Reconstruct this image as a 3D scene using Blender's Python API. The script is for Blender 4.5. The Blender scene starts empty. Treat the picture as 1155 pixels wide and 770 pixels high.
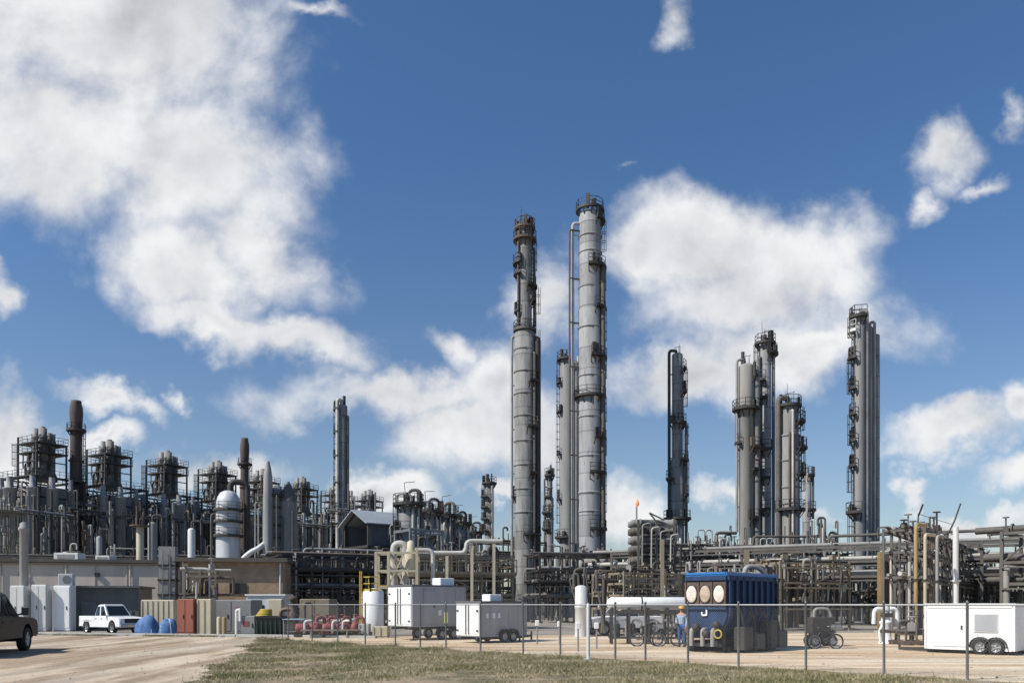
import bpy, math, random
import numpy as np
from mathutils import Vector, Matrix

S = bpy.context.scene
COL = S.collection
PI = math.pi
F, CX, HY, CH = 900.0, 577.5, 681.0, 1.9      # survey of the photograph: focal length, centre, horizon, eye height


def G(px, D):
    return Vector(((px - CX) * D / F, D, 0))


def ZH(py, D):
    return CH + (HY - py) * D / F


# ------------------------------------------------------------------ materials
def mat(name, col, rough=.6, metal=0., var=.22, scale=.5, streak=0., rust=0., rustcol=(.15, .07, .035), band=0.,
        bump=0., emit=None, dirt=0., rib=0.):
    m = bpy.data.materials.new(name)
    m.use_nodes = True
    nt = m.node_tree
    N, L = nt.nodes, nt.links
    b = N['Principled BSDF']
    b.inputs['Roughness'].default_value = rough
    b.inputs['Metallic'].default_value = metal
    tc = N.new('ShaderNodeTexCoord')
    mp = N.new('ShaderNodeMapping')
    k = 1 - streak * .9
    mp.inputs['Scale'].default_value = (scale * (1 + streak * 2), scale * (1 + streak * 2), scale * k)
    L.new(tc.outputs['Object'], mp.inputs['Vector'])
    n1 = N.new('ShaderNodeTexNoise')
    n1.inputs['Scale'].default_value = 1.0
    n1.inputs['Detail'].default_value = 7
    n1.inputs['Roughness'].default_value = .65
    L.new(mp.outputs[0], n1.inputs['Vector'])
    mr = N.new('ShaderNodeMapRange')
    mr.inputs['From Min'].default_value = .3
    mr.inputs['From Max'].default_value = .7
    mr.inputs['To Min'].default_value = 1 - var
    mr.inputs['To Max'].default_value = 1 + var
    L.new(n1.outputs['Fac'], mr.inputs['Value'])
    sc = N.new('ShaderNodeVectorMath')
    sc.operation = 'SCALE'
    sc.inputs[0].default_value = col
    L.new(mr.outputs[0], sc.inputs['Scale'])
    out = sc.outputs[0]

    def mixto(fac, c2, out):
        mx = N.new('ShaderNodeMix')
        mx.data_type = 'RGBA'
        L.new(fac, mx.inputs[0])
        L.new(out, mx.inputs[6])
        mx.inputs[7].default_value = (*c2, 1)
        return mx.outputs[2]
    if rust > 0:
        n2 = N.new('ShaderNodeTexNoise')
        n2.inputs['Scale'].default_value = 2.3
        n2.inputs['Detail'].default_value = 9
        n2.inputs['Roughness'].default_value = .7
        L.new(mp.outputs[0], n2.inputs['Vector'])
        r = N.new('ShaderNodeMapRange')
        r.inputs['From Min'].default_value = .68 - .3 * rust
        r.inputs['From Max'].default_value = .78 - .3 * rust
        r.inputs['To Max'].default_value = .85
        L.new(n2.outputs['Fac'], r.inputs['Value'])
        out = mixto(r.outputs[0], rustcol, out)
    if band > 0:
        sp = N.new('ShaderNodeSeparateXYZ')
        L.new(tc.outputs['Object'], sp.inputs[0])
        d = N.new('ShaderNodeMath'); d.operation = 'DIVIDE'; d.inputs[1].default_value = band
        L.new(sp.outputs['Z'], d.inputs[0])
        fr = N.new('ShaderNodeMath'); fr.operation = 'FRACT'
        L.new(d.outputs[0], fr.inputs[0])
        gt = N.new('ShaderNodeMath'); gt.operation = 'GREATER_THAN'; gt.inputs[1].default_value = .95
        L.new(fr.outputs[0], gt.inputs[0])
        ml = N.new('ShaderNodeMath'); ml.operation = 'MULTIPLY'; ml.inputs[1].default_value = .6
        L.new(gt.outputs[0], ml.inputs[0])
        out = mixto(ml.outputs[0], tuple(c * .25 for c in col), out)
        # each jacket sheet weathers to its own grey
        fl = N.new('ShaderNodeMath'); fl.operation = 'FLOOR'
        L.new(d.outputs[0], fl.inputs[0])
        wn = N.new('ShaderNodeTexWhiteNoise'); wn.noise_dimensions = '1D'
        L.new(fl.outputs[0], wn.inputs['W'])
        r2 = N.new('ShaderNodeMapRange'); r2.inputs['To Min'].default_value = .8; r2.inputs['To Max'].default_value = 1.12
        L.new(wn.outputs['Value'], r2.inputs['Value'])
        s2 = N.new('ShaderNodeVectorMath'); s2.operation = 'SCALE'
        L.new(out, s2.inputs[0]); L.new(r2.outputs[0], s2.inputs['Scale'])
        out = s2.outputs[0]
    L.new(out, b.inputs['Base Color'])
    if bump > 0:
        n3 = N.new('ShaderNodeTexNoise')
        n3.inputs['Scale'].default_value = scale * 14
        n3.inputs['Detail'].default_value = 6
        L.new(tc.outputs['Object'], n3.inputs['Vector'])
        bp = N.new('ShaderNodeBump')
        bp.inputs['Strength'].default_value = bump
        bp.inputs['Distance'].default_value = .05
        L.new(n3.outputs['Fac'], bp.inputs['Height'])
        L.new(bp.outputs[0], b.inputs['Normal'])
    if rib > 0:
        w = N.new('ShaderNodeTexWave')
        w.inputs['Scale'].default_value = rib
        L.new(tc.outputs['Object'], w.inputs['Vector'])
        bp = N.new('ShaderNodeBump')
        bp.inputs['Strength'].default_value = .6
        bp.inputs['Distance'].default_value = .06
        L.new(w.outputs['Fac'], bp.inputs['Height'])
        L.new(bp.outputs[0], b.inputs['Normal'])
    if emit:
        b.inputs['Emission Color'].default_value = (*emit[0], 1)
        b.inputs['Emission Strength'].default_value = emit[1]
    return m


def ground_mat(name, c1, c2, c3, scale=.15, stretch=(1, 1, 1), rough=.95, bump=.5, rot=0, tracks=0):
    m = bpy.data.materials.new(name)
    m.use_nodes = True
    nt = m.node_tree
    N, L = nt.nodes, nt.links
    b = N['Principled BSDF']
    b.inputs['Roughness'].default_value = rough
    tc = N.new('ShaderNodeTexCoord')
    mp = N.new('ShaderNodeMapping')
    mp.inputs['Scale'].default_value = stretch
    mp.inputs['Rotation'].default_value = (0, 0, rot)
    L.new(tc.outputs['Object'], mp.inputs['Vector'])
    n1 = N.new('ShaderNodeTexNoise'); n1.inputs['Scale'].default_value = scale; n1.inputs['Detail'].default_value = 9; n1.inputs['Roughness'].default_value = .6
    L.new(mp.outputs[0], n1.inputs['Vector'])
    cr = N.new('ShaderNodeValToRGB')
    e = cr.color_ramp.elements
    e[0].position = .46; e[0].color = (*c1, 1)
    e[1].position = .64; e[1].color = (*c3, 1)
    x = e.new(.5); x.color = (*c2, 1)
    L.new(n1.outputs['Fac'], cr.inputs[0])
    n2 = N.new('ShaderNodeTexNoise'); n2.inputs['Scale'].default_value = 5; n2.inputs['Detail'].default_value = 8; n2.inputs['Roughness'].default_value = .75
    L.new(tc.outputs['Object'], n2.inputs['Vector'])
    mr = N.new('ShaderNodeMapRange'); mr.inputs['From Min'].default_value = .3; mr.inputs['From Max'].default_value = .7
    mr.inputs['To Min'].default_value = .72; mr.inputs['To Max'].default_value = 1.22
    L.new(n2.outputs['Fac'], mr.inputs['Value'])
    s = N.new('ShaderNodeVectorMath'); s.operation = 'SCALE'
    L.new(cr.outputs[0], s.inputs[0]); L.new(mr.outputs[0], s.inputs['Scale'])
    if tracks:
        # wheel tracks: wandering packed bands, broken up by a coarse noise
        w = N.new('ShaderNodeTexNoise'); w.inputs['Scale'].default_value = .55; w.inputs['Detail'].default_value = 4; w.inputs['Distortion'].default_value = .6
        m2 = N.new('ShaderNodeMapping'); m2.inputs['Rotation'].default_value = (0, 0, rot)
        m2.inputs['Scale'].default_value = (1.6, .09, 1) if rot > 0 else (.09, 1.6, 1)
        L.new(tc.outputs['Object'], m2.inputs['Vector']); L.new(m2.outputs[0], w.inputs['Vector'])
        r = N.new('ShaderNodeMapRange'); r.inputs['From Min'].default_value = .42; r.inputs['From Max'].default_value = .6
        r.inputs['To Min'].default_value = 1 - tracks; r.inputs['To Max'].default_value = 1.08
        L.new(w.outputs['Fac'], r.inputs['Value'])
        s2 = N.new('ShaderNodeVectorMath'); s2.operation = 'SCALE'
        L.new(s.outputs[0], s2.inputs[0]); L.new(r.outputs[0], s2.inputs['Scale'])
        s = s2
    L.new(s.outputs[0], b.inputs['Base Color'])
    bp = N.new('ShaderNodeBump'); bp.inputs['Strength'].default_value = bump; bp.inputs['Distance'].default_value = .08
    L.new(n2.outputs['Fac'], bp.inputs['Height']); L.new(bp.outputs[0], b.inputs['Normal'])
    return m


M = {}
M['jacket'] = mat('aluminium_jacket', (.285, .283, .282), .72, 0, .3, .6, .75, .4, (.13, .12, .11), band=2.6, bump=.3)
M['jacket2'] = mat('aged_jacket', (.215, .21, .20), .75, 0, .35, .6, .75, .5, (.11, .09, .075), band=2.2)
M['jacket3'] = mat('smooth_column_grey', (.215, .21, .205), .7, 0, .25, .5, .8, .25, (.12, .115, .11))
M['jacket4'] = mat('warm_column_grey', (.255, .24, .215), .72, 0, .25, .4, .8, .25, (.13, .10, .07))
M['darkcol'] = mat('dark_column_grey', (.2, .195, .185), .75, 0, .35, .5, .7, .3, (.10, .075, .055))
M['silver'] = mat('bright_silver', (.52, .53, .54), .55, .1, .2, .5, .6, .1, (.3, .28, .26))
M['steel'] = mat('weathered_steel', (.105, .096, .086), .7, 0, .3, .8, 0, .25)
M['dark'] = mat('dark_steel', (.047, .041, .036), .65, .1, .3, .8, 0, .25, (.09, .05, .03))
M['midsteel'] = mat('galvanised_steel', (.20, .205, .21), .5, .4, .25, .8, 0, .1)
M['rusty'] = mat('rusty_steel', (.105, .075, .058), .85, 0, .4, .9, .3, .4, (.13, .08, .05))
M['chimney'] = mat('scorched_chimney', (.085, .06, .05), .8, 0, .35, .4, .7, .4, (.10, .055, .035))
M['pipe_g'] = mat('grey_pipe', (.27, .255, .235), .7, 0, .25, .6, 0, .15)
M['pipe_d'] = mat('dull_pipe', (.105, .094, .082), .75, 0, .3, .6, 0, .25)
M['pipe_l'] = mat('pale_pipe', (.44, .42, .38), .7, 0, .22, .6, 0, .15)
M['pipe_b'] = mat('brown_pipe', (.16, .11, .075), .7, 0, .3, .6, 0, .3)
M['beige'] = mat('beige_paint', (.43, .38, .28), .6, 0, .18, .8, .3, .12)
M['tan'] = mat('tan_steel', (.22, .185, .13), .65, 0, .25, .8, .3, .25)
M['yellow'] = mat('yellow_paint', (.46, .34, .05), .6, 0, .2, 1, 0, .25)
M['ochre'] = mat('ochre_paint', (.32, .225, .10), .7, 0, .25, 1, .4, .3)
M['white'] = mat('white_paint', (.77, .765, .75), .45, 0, .1, .9, .8, .1, (.35, .28, .2))
M['offwhite'] = mat('weathered_white', (.6, .59, .56), .5, 0, .12, .7, .6, .1, (.3, .25, .2))
M['tshade_hatch'] = mat('shaded_white_hatch_grey', (.34, .345, .355), .5, 0, .12, .7, .7, .12, (.22, .2, .18))  # white trailer sides with their shade put into the colour; also the hatch grey
M['roofgrey'] = mat('roof_grey', (.12, .12, .125), .6, 0, .2, .5)
M['wall'] = mat('grey_beige_wall', (.52, .46, .385), .85, 0, .16, .3, .6, .15, (.2, .16, .12))
M['wallroof'] = mat('roof_edge', (.10, .085, .07), .8, 0, .3, .4)
M['corr'] = mat('corrugated_grey', (.13, .135, .14), .55, .2, .18, .4, .5, .1, rib=5)
M['concrete'] = mat('concrete', (.42, .40, .37), .85, 0, .2, .7, 0, 0, bump=.3)
M['rust_red'] = mat('rust_red_paint', (.24, .075, .045), .65, 0, .2, .8, .3, .2)
M['boxgrey'] = mat('box_grey', (.24, .235, .23), .6, 0, .15, .8, .4, .12)
M['boxbeige'] = mat('box_beige', (.50, .44, .32), .65, 0, .15, .9, .4, .08)
M['black'] = mat('black_paint', (.022, .023, .024), .45, 0, .3, 1)
M['rubber'] = mat('tyre_rubber', (.018, .018, .018), .85, 0, .2, 3)
M['rim'] = mat('wheel_rim', (.40, .40, .40), .35, .6, .1, 3)
M['chrome'] = mat('chrome', (.6, .6, .6), .2, .9, .05, 2)
M['glass'] = mat('dark_glass', (.02, .025, .03), .08, 0, .1, 1)
M['lens'] = mat('lamp_lens', (.7, .7, .68), .15, 0, .05, 3)
M['redlens'] = mat('red_lens', (.3, .02, .015), .2, 0, .05, 3)
M['truckwhite'] = mat('truck_white', (.72, .72, .71), .3, 0, .06, .8, 0, .03, (.35, .28, .2))
M['truckdark'] = mat('truck_dark', (.012, .0125, .012), .5, 0, .25, .8, 0, .04, (.07, .06, .045))
M['blue'] = mat('blue_paint', (.009, .032, .092), .65, 0, .35, 1.2, .5, .3, (.05, .042, .038))
M['tarp'] = mat('blue_tarp', (.06, .15, .33), .7, 0, .4, 2.2, 0, .35, (.33, .36, .42))
M['red'] = mat('red_paint', (.24, .06, .06), .65, 0, .3, 1.5, 0, .35)
M['green'] = mat('dark_green_paint', (.02, .035, .028), .5, 0, .25, 1)
M['teal'] = mat('pale_blue_sheet', (.30, .42, .50), .5, 0, .15, 1)
M['denim'] = mat('denim', (.035, .10, .26), .9, 0, .3, 6)
M['shirt'] = mat('pale_blue_shirt', (.30, .40, .52), .9, 0, .2, 5)
M['vest'] = mat('dark_jacket', (.03, .035, .045), .9, 0, .2, 5)
M['skin'] = mat('skin', (.45, .26, .18), .6, 0, .08, 6)
M['hat'] = mat('hard_hat', (.75, .36, .06), .35, 0, .05, 4)
M['boot'] = mat('boot', (.05, .035, .025), .7, 0, .2, 6)
M['wire'] = mat('galvanised_wire', (.33, .33, .33), .5, .5, .1, 2)
M['flame'] = mat('flame', (.9, .3, .08), .9, emit=((1, .42, .3), .25))
M['lid'] = mat('lid_cream', (.66, .58, .50), .6, 0, .22, 4, 0, .15, (.4, .2, .1))
M['lid_worn'] = mat('lid_worn', (.45, .36, .27), .7, 0, .3, 5, 0, .35, (.25, .12, .06))
M['tube_grey'] = mat('tube_grey', (.27, .262, .25), .75, 0, .3, .7, .8, .3, (.16, .14, .12))
M['bark'] = mat('bark', (.09, .065, .045), .9, 0, .3, 3)


def brick_mat():
    m = bpy.data.materials.new('tan_brick')
    m.use_nodes = True
    nt = m.node_tree
    N, L = nt.nodes, nt.links
    b = N['Principled BSDF']
    b.inputs['Roughness'].default_value = .9
    tc = N.new('ShaderNodeTexCoord')
    mp = N.new('ShaderNodeMapping')
    mp.inputs['Rotation'].default_value = (-PI / 2, 0, 0)
    L.new(tc.outputs['Object'], mp.inputs['Vector'])
    bt = N.new('ShaderNodeTexBrick')
    bt.inputs['Color1'].default_value = (.31, .20, .12, 1)
    bt.inputs['Color2'].default_value = (.38, .26, .165, 1)
    bt.inputs['Mortar'].default_value = (.27, .23, .18, 1)
    bt.inputs['Scale'].default_value = 1
    bt.inputs['Brick Width'].default_value = .4
    bt.inputs['Row Height'].default_value = .2
    bt.inputs['Mortar Size'].default_value = .012
    L.new(mp.outputs[0], bt.inputs['Vector'])
    n = N.new('ShaderNodeTexNoise'); n.inputs['Scale'].default_value = .7; n.inputs['Detail'].default_value = 6
    L.new(tc.outputs['Object'], n.inputs['Vector'])
    mr = N.new('ShaderNodeMapRange'); mr.inputs['From Min'].default_value = .3; mr.inputs['From Max'].default_value = .7
    mr.inputs['To Min'].default_value = .75; mr.inputs['To Max'].default_value = 1.2
    L.new(n.outputs['Fac'], mr.inputs['Value'])
    s = N.new('ShaderNodeVectorMath'); s.operation = 'SCALE'
    L.new(bt.outputs['Color'], s.inputs[0]); L.new(mr.outputs[0], s.inputs['Scale'])
    L.new(s.outputs[0], b.inputs['Base Color'])
    return m


M['brick'] = brick_mat()


# ------------------------------------------------------------------ mesh builder
def roundpath(pts, R, seg=4):
    pts = [Vector(p) for p in pts]
    if len(pts) < 3:
        return pts
    out = [pts[0]]
    for i in range(1, len(pts) - 1):
        p, a, b = pts[i], pts[i - 1], pts[i + 1]
        da, db = (a - p), (b - p)
        r = min(R, da.length * .48, db.length * .48)
        p0, p2 = p + da.normalized() * r, p + db.normalized() * r
        for k in range(seg + 1):
            t = k / seg
            out.append(p0 * (1 - t) ** 2 + p * 2 * t * (1 - t) + p2 * t * t)
    out.append(pts[-1])
    return out


class MB:
    def __init__(self):
        self.v, self.f, self.s = [], [], []

    def add(self, vs, fs, smooth=False):
        o = len(self.v)
        self.v.extend([tuple(x) for x in vs])
        for f in fs:
            self.f.append(tuple(i + o for i in f))
            self.s.append(smooth)
        return self

    def box(self, c, size, rz=0):
        x, y, z = [s / 2 for s in size]
        co, si = math.cos(rz), math.sin(rz)
        vs = []
        for dz in (-z, z):
            for dx, dy in ((-x, -y), (x, -y), (x, y), (-x, y)):
                vs.append((c[0] + dx * co - dy * si, c[1] + dx * si + dy * co, c[2] + dz))
        return self.add(vs, [(3, 2, 1, 0), (4, 5, 6, 7), (0, 1, 5, 4), (1, 2, 6, 5), (2, 3, 7, 6), (3, 0, 4, 7)])

    def cbox(self, c, size, ch=.03):
        """box with chamfered vertical and top edges"""
        x, y, z = [s / 2 for s in size]
        prof = [(-x + ch, -y), (x - ch, -y), (x, -y + ch), (x, y - ch), (x - ch, y), (-x + ch, y), (-x, y - ch), (-x, -y + ch)]
        prof2 = [(px * (x - ch) / x, py * (y - ch) / y) for px, py in prof]
        vs = [(c[0] + a, c[1] + b, c[2] - z) for a, b in prof] + [(c[0] + a, c[1] + b, c[2] + z - ch) for a, b in prof] + \
             [(c[0] + a, c[1] + b, c[2] + z) for a, b in prof2]
        fs = [tuple(range(7, -1, -1)), tuple(range(16, 24))]
        for k in range(2):
            for i in range(8):
                j = (i + 1) % 8
                fs.append((k * 8 + i, k * 8 + j, k * 8 + 8 + j, k * 8 + 8 + i))
        return self.add(vs, fs)

    def bar(self, a, b, w, h=None):
        a, b = Vector(a), Vector(b)
        h = h or w
        t = (b - a)
        if t.length < 1e-5:
            return self
        t.normalize()
        up = Vector((0, 0, 1)) if abs(t.z) < .95 else Vector((1, 0, 0))
        s = t.cross(up).normalized()
        u = s.cross(t)
        vs = []
        for p in (a, b):
            for i, j in ((-1, -1), (1, -1), (1, 1), (-1, 1)):
                vs.append(p + s * i * w / 2 + u * j * h / 2)
        return self.add(vs, [(0, 1, 2, 3), (7, 6, 5, 4), (0, 4, 5, 1), (1, 5, 6, 2), (2, 6, 7, 3), (3, 7, 4, 0)])

    def cyl(self, a, b, r, r2=None, n=12, caps=True):
        return self.tube([a, b], r, n, r2, caps)

    def tube(self, pts, r, n=8, r2=None, caps=True):
        pts = [Vector(p) for p in pts]
        m = len(pts)
        if r2 is None:
            r2 = r
        tang = []
        for i in range(m):
            t = pts[min(i + 1, m - 1)] - pts[max(i - 1, 0)]
            tang.append(t.normalized() if t.length > 1e-6 else Vector((0, 0, 1)))
        up = Vector((0, 0, 1)) if abs(tang[0].z) < .9 else Vector((1, 0, 0))
        u = tang[0].cross(up).normalized()
        vs, fs = [], []
        for i in range(m):
            u = (u - tang[i] * u.dot(tang[i])).normalized()
            w = tang[i].cross(u)
            rr = r + (r2 - r) * i / max(1, m - 1)
            for k in range(n):
                an = 2 * PI * k / n
                vs.append(pts[i] + u * math.cos(an) * rr + w * math.sin(an) * rr)
        for i in range(m - 1):
            for k in range(n):
                q = (k + 1) % n
                fs.append((i * n + k, i * n + q, (i + 1) * n + q, (i + 1) * n + k))
        self.add(vs, fs, True)
        if caps:
            o = len(vs)
            self.add([vs[k] for k in range(n)], [tuple(range(n - 1, -1, -1))])
            self.add([vs[o - n + k] for k in range(n)], [tuple(range(n))])
        return self

    def pipe(self, pts, r, n=8, R=None):
        return self.tube(roundpath(pts, R or r * 3), r, n)

    def lathe(self, prof, n=20, c=(0, 0, 0), axis='z', smooth=True, caps=True):
        vs, fs = [], []
        for (r, z) in prof:
            for k in range(n):
                a = 2 * PI * k / n
                x, y = r * math.cos(a), r * math.sin(a)
                if axis == 'z':
                    vs.append((c[0] + x, c[1] + y, c[2] + z))
                elif axis == 'x':
                    vs.append((c[0] + z, c[1] + x, c[2] + y))
                else:
                    vs.append((c[0] + y, c[1] + z, c[2] + x))
        for i in range(len(prof) - 1):
            for k in range(n):
                q = (k + 1) % n
                fs.append((i * n + k, i * n + q, (i + 1) * n + q, (i + 1) * n + k))
        self.add(vs, fs, smooth)
        for i, rev in ((0, True), (len(prof) - 1, False)) if caps else ():
            if prof[i][0] > 1e-4:
                ring = [vs[i * n + k] for k in range(n)]
                self.add(ring, [tuple(range(n - 1, -1, -1)) if rev else tuple(range(n))])
        return self

    def ring(self, r0, r1, z, a0=0, a1=2 * PI, th=.08, c=(0, 0)):
        n = max(6, int(abs(a1 - a0) / (PI / 12)))
        vs, fs = [], []
        for k in range(n + 1):
            a = a0 + (a1 - a0) * k / n
            for r, zz in ((r0, z), (r1, z), (r1, z - th), (r0, z - th)):
                vs.append((c[0] + r * math.cos(a), c[1] + r * math.sin(a), zz))
        for k in range(n):
            for j in range(4):
                q = (j + 1) % 4
                fs.append((k * 4 + j, k * 4 + q, (k + 1) * 4 + q, (k + 1) * 4 + j))
        fs.append((0, 1, 2, 3))
        fs.append((n * 4 + 3, n * 4 + 2, n * 4 + 1, n * 4))
        return self.add(vs, fs)

    def torus(self, c, R, r, axis='y', n=24, m=6):
        pts = []
        for k in range(n + 1):
            a = 2 * PI * k / n
            if axis == 'y':
                pts.append((c[0] + R * math.cos(a), c[1], c[2] + R * math.sin(a)))
            elif axis == 'x':
                pts.append((c[0], c[1] + R * math.cos(a), c[2] + R * math.sin(a)))
            else:
                pts.append((c[0] + R * math.cos(a), c[1] + R * math.sin(a), c[2]))
        return self.tube(pts, r, m, caps=False)

    def prism(self, poly, y0, y1, sc0=None, sc1=None):
        """polygon in the xz plane, extruded along y"""
        n = len(poly)
        vs = [(x, y0, z) for x, z in poly] + [(x, y1, z) for x, z in poly]
        fs = [tuple(range(n)), tuple(range(2 * n - 1, n - 1, -1))]
        for i in range(n):
            j = (i + 1) % n
            fs.append((i, n + i, n + j, j))
        return self.add(vs, fs)

    def rails(self, pts, z, closed=False, h=1.1, r=.03, step=1.2):
        """handrail along a list of xy points"""
        P2 = [Vector((p[0], p[1], z)) for p in pts]
        if closed:
            P2.append(P2[0])
        for a, b in zip(P2[:-1], P2[1:]):
            L = (b - a).length
            n = max(1, int(L / step))
            for k in range(n + 1):
                q = a.lerp(b, k / n)
                self.bar(q, q + Vector((0, 0, h)), r * 1.6)
            for hh in (h, h * .55):
                self.bar(a + Vector((0, 0, hh)), b + Vector((0, 0, hh)), r * 1.6)
            self.bar(a + Vector((0, 0, .08)), b + Vector((0, 0, .08)), r, .16)
        return self

    def ladder(self, x, y, ang, z0, z1, cage=True):
        d = Vector((math.cos(ang), math.sin(ang), 0))
        t = Vector((-d.y, d.x, 0))
        b = Vector((x, y, 0))
        for s in (-.25, .25):
            self.bar(b + t * s + Vector((0, 0, z0)), b + t * s + Vector((0, 0, z1)), .06)
        z = z0 + .3
        while z < z1:
            self.bar(b + t * -.25 + Vector((0, 0, z)), b + t * .25 + Vector((0, 0, z)), .035)
            z += .45
        if cage and z1 - z0 > 3:
            z = z0 + 2.2
            A = [(-.25, 0), (-.33, .28), (-.18, .52), (.18, .52), (.33, .28), (.25, 0)]
            while z < z1:
                for (p, q), (p2, q2) in zip(A[:-1], A[1:]):
                    self.bar(b + t * p + d * q + Vector((0, 0, z)), b + t * p2 + d * q2 + Vector((0, 0, z)), .05)
                z += 1.1
            for p, q in A[1:-1]:
                self.bar(b + t * p + d * q + Vector((0, 0, z0 + 2.2)), b + t * p + d * q + Vector((0, 0, z1)), .045)
        return self

    def mesh(self, name, m):
        me = bpy.data.meshes.new(name)
        me.from_pydata(self.v, [], self.f)
        me.polygons.foreach_set('use_smooth', self.s)
        if m is not None:
            me.materials.append(m)
        me.update()
        return me

    def build(self, name, m, parent=None, bevel=0):
        o = bpy.data.objects.new(name, self.mesh(name, m))
        COL.objects.link(o)
        if parent is not None:
            o.parent = parent
        if bevel:
            bv = o.modifiers.new('bevel', 'BEVEL')
            bv.width = bevel
            bv.segments = 2
            bv.limit_method = 'ANGLE'
        return o


def tag(o, label, cat, group=None):
    o['label'] = label
    o['category'] = cat
    if group:
        o['group'] = group
    return o


def thing(name, label, cat, loc=(0, 0, 0), rz=0, group=None):
    o = bpy.data.objects.new(name, None)
    o.empty_display_size = .5
    COL.objects.link(o)
    o.location = loc
    o.rotation_euler = (0, 0, rz)
    return tag(o, label, cat, group)


def dup(root, loc, rz=None, label=None, group=None, scale=None):
    r = root.copy()
    COL.objects.link(r)
    r.location = loc
    if rz is not None:
        r.rotation_euler = (0, 0, rz)
    if label:
        r['label'] = label
    if group:
        r['group'] = group
    if scale:
        r.scale = (scale,) * 3
    for ch in list(root.children):
        c = ch.copy(); COL.objects.link(c); c.parent = r
        for g in list(ch.children):
            d = g.copy(); COL.objects.link(d); d.parent = c
    return r


def struct(o, kind='structure'):
    o['kind'] = kind
    return o


def sheet(name, pts, z, m):
    me = bpy.data.meshes.new(name)
    me.from_pydata([(x, y, z) for x, y in pts], [], [tuple(range(len(pts)))])
    me.materials.append(m)
    o = bpy.data.objects.new(name, me)
    COL.objects.link(o)
    return struct(o)


# ------------------------------------------------------------------ sky, sun, camera
SUN_H = Vector((-.90, -.436, 0)).normalized()
EL = math.radians(45)
sundir = Vector((SUN_H.x * math.cos(EL), SUN_H.y * math.cos(EL), math.sin(EL)))
sl = bpy.data.lights.new('sun', 'SUN')
sl.energy = 5.0
sl.angle = math.radians(.5)
sl.color = (1, .95, .87)
so = bpy.data.objects.new('sun', sl)
COL.objects.link(so)
so.rotation_euler = (-sundir).to_track_quat('-Z', 'Y').to_euler()
so.location = sundir * 300

cam = bpy.data.cameras.new('camera')
cam.lens = 36 * F / 1155
cam.sensor_width = 36
cam.shift_y = (HY - 385) / 1155
cam.clip_end = 12000
co = bpy.data.objects.new('camera', cam)
COL.objects.link(co)
co.location = (0, 0, CH)
co.rotation_euler = (PI / 2, 0, 0)
S.camera = co

BG = .09


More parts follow.
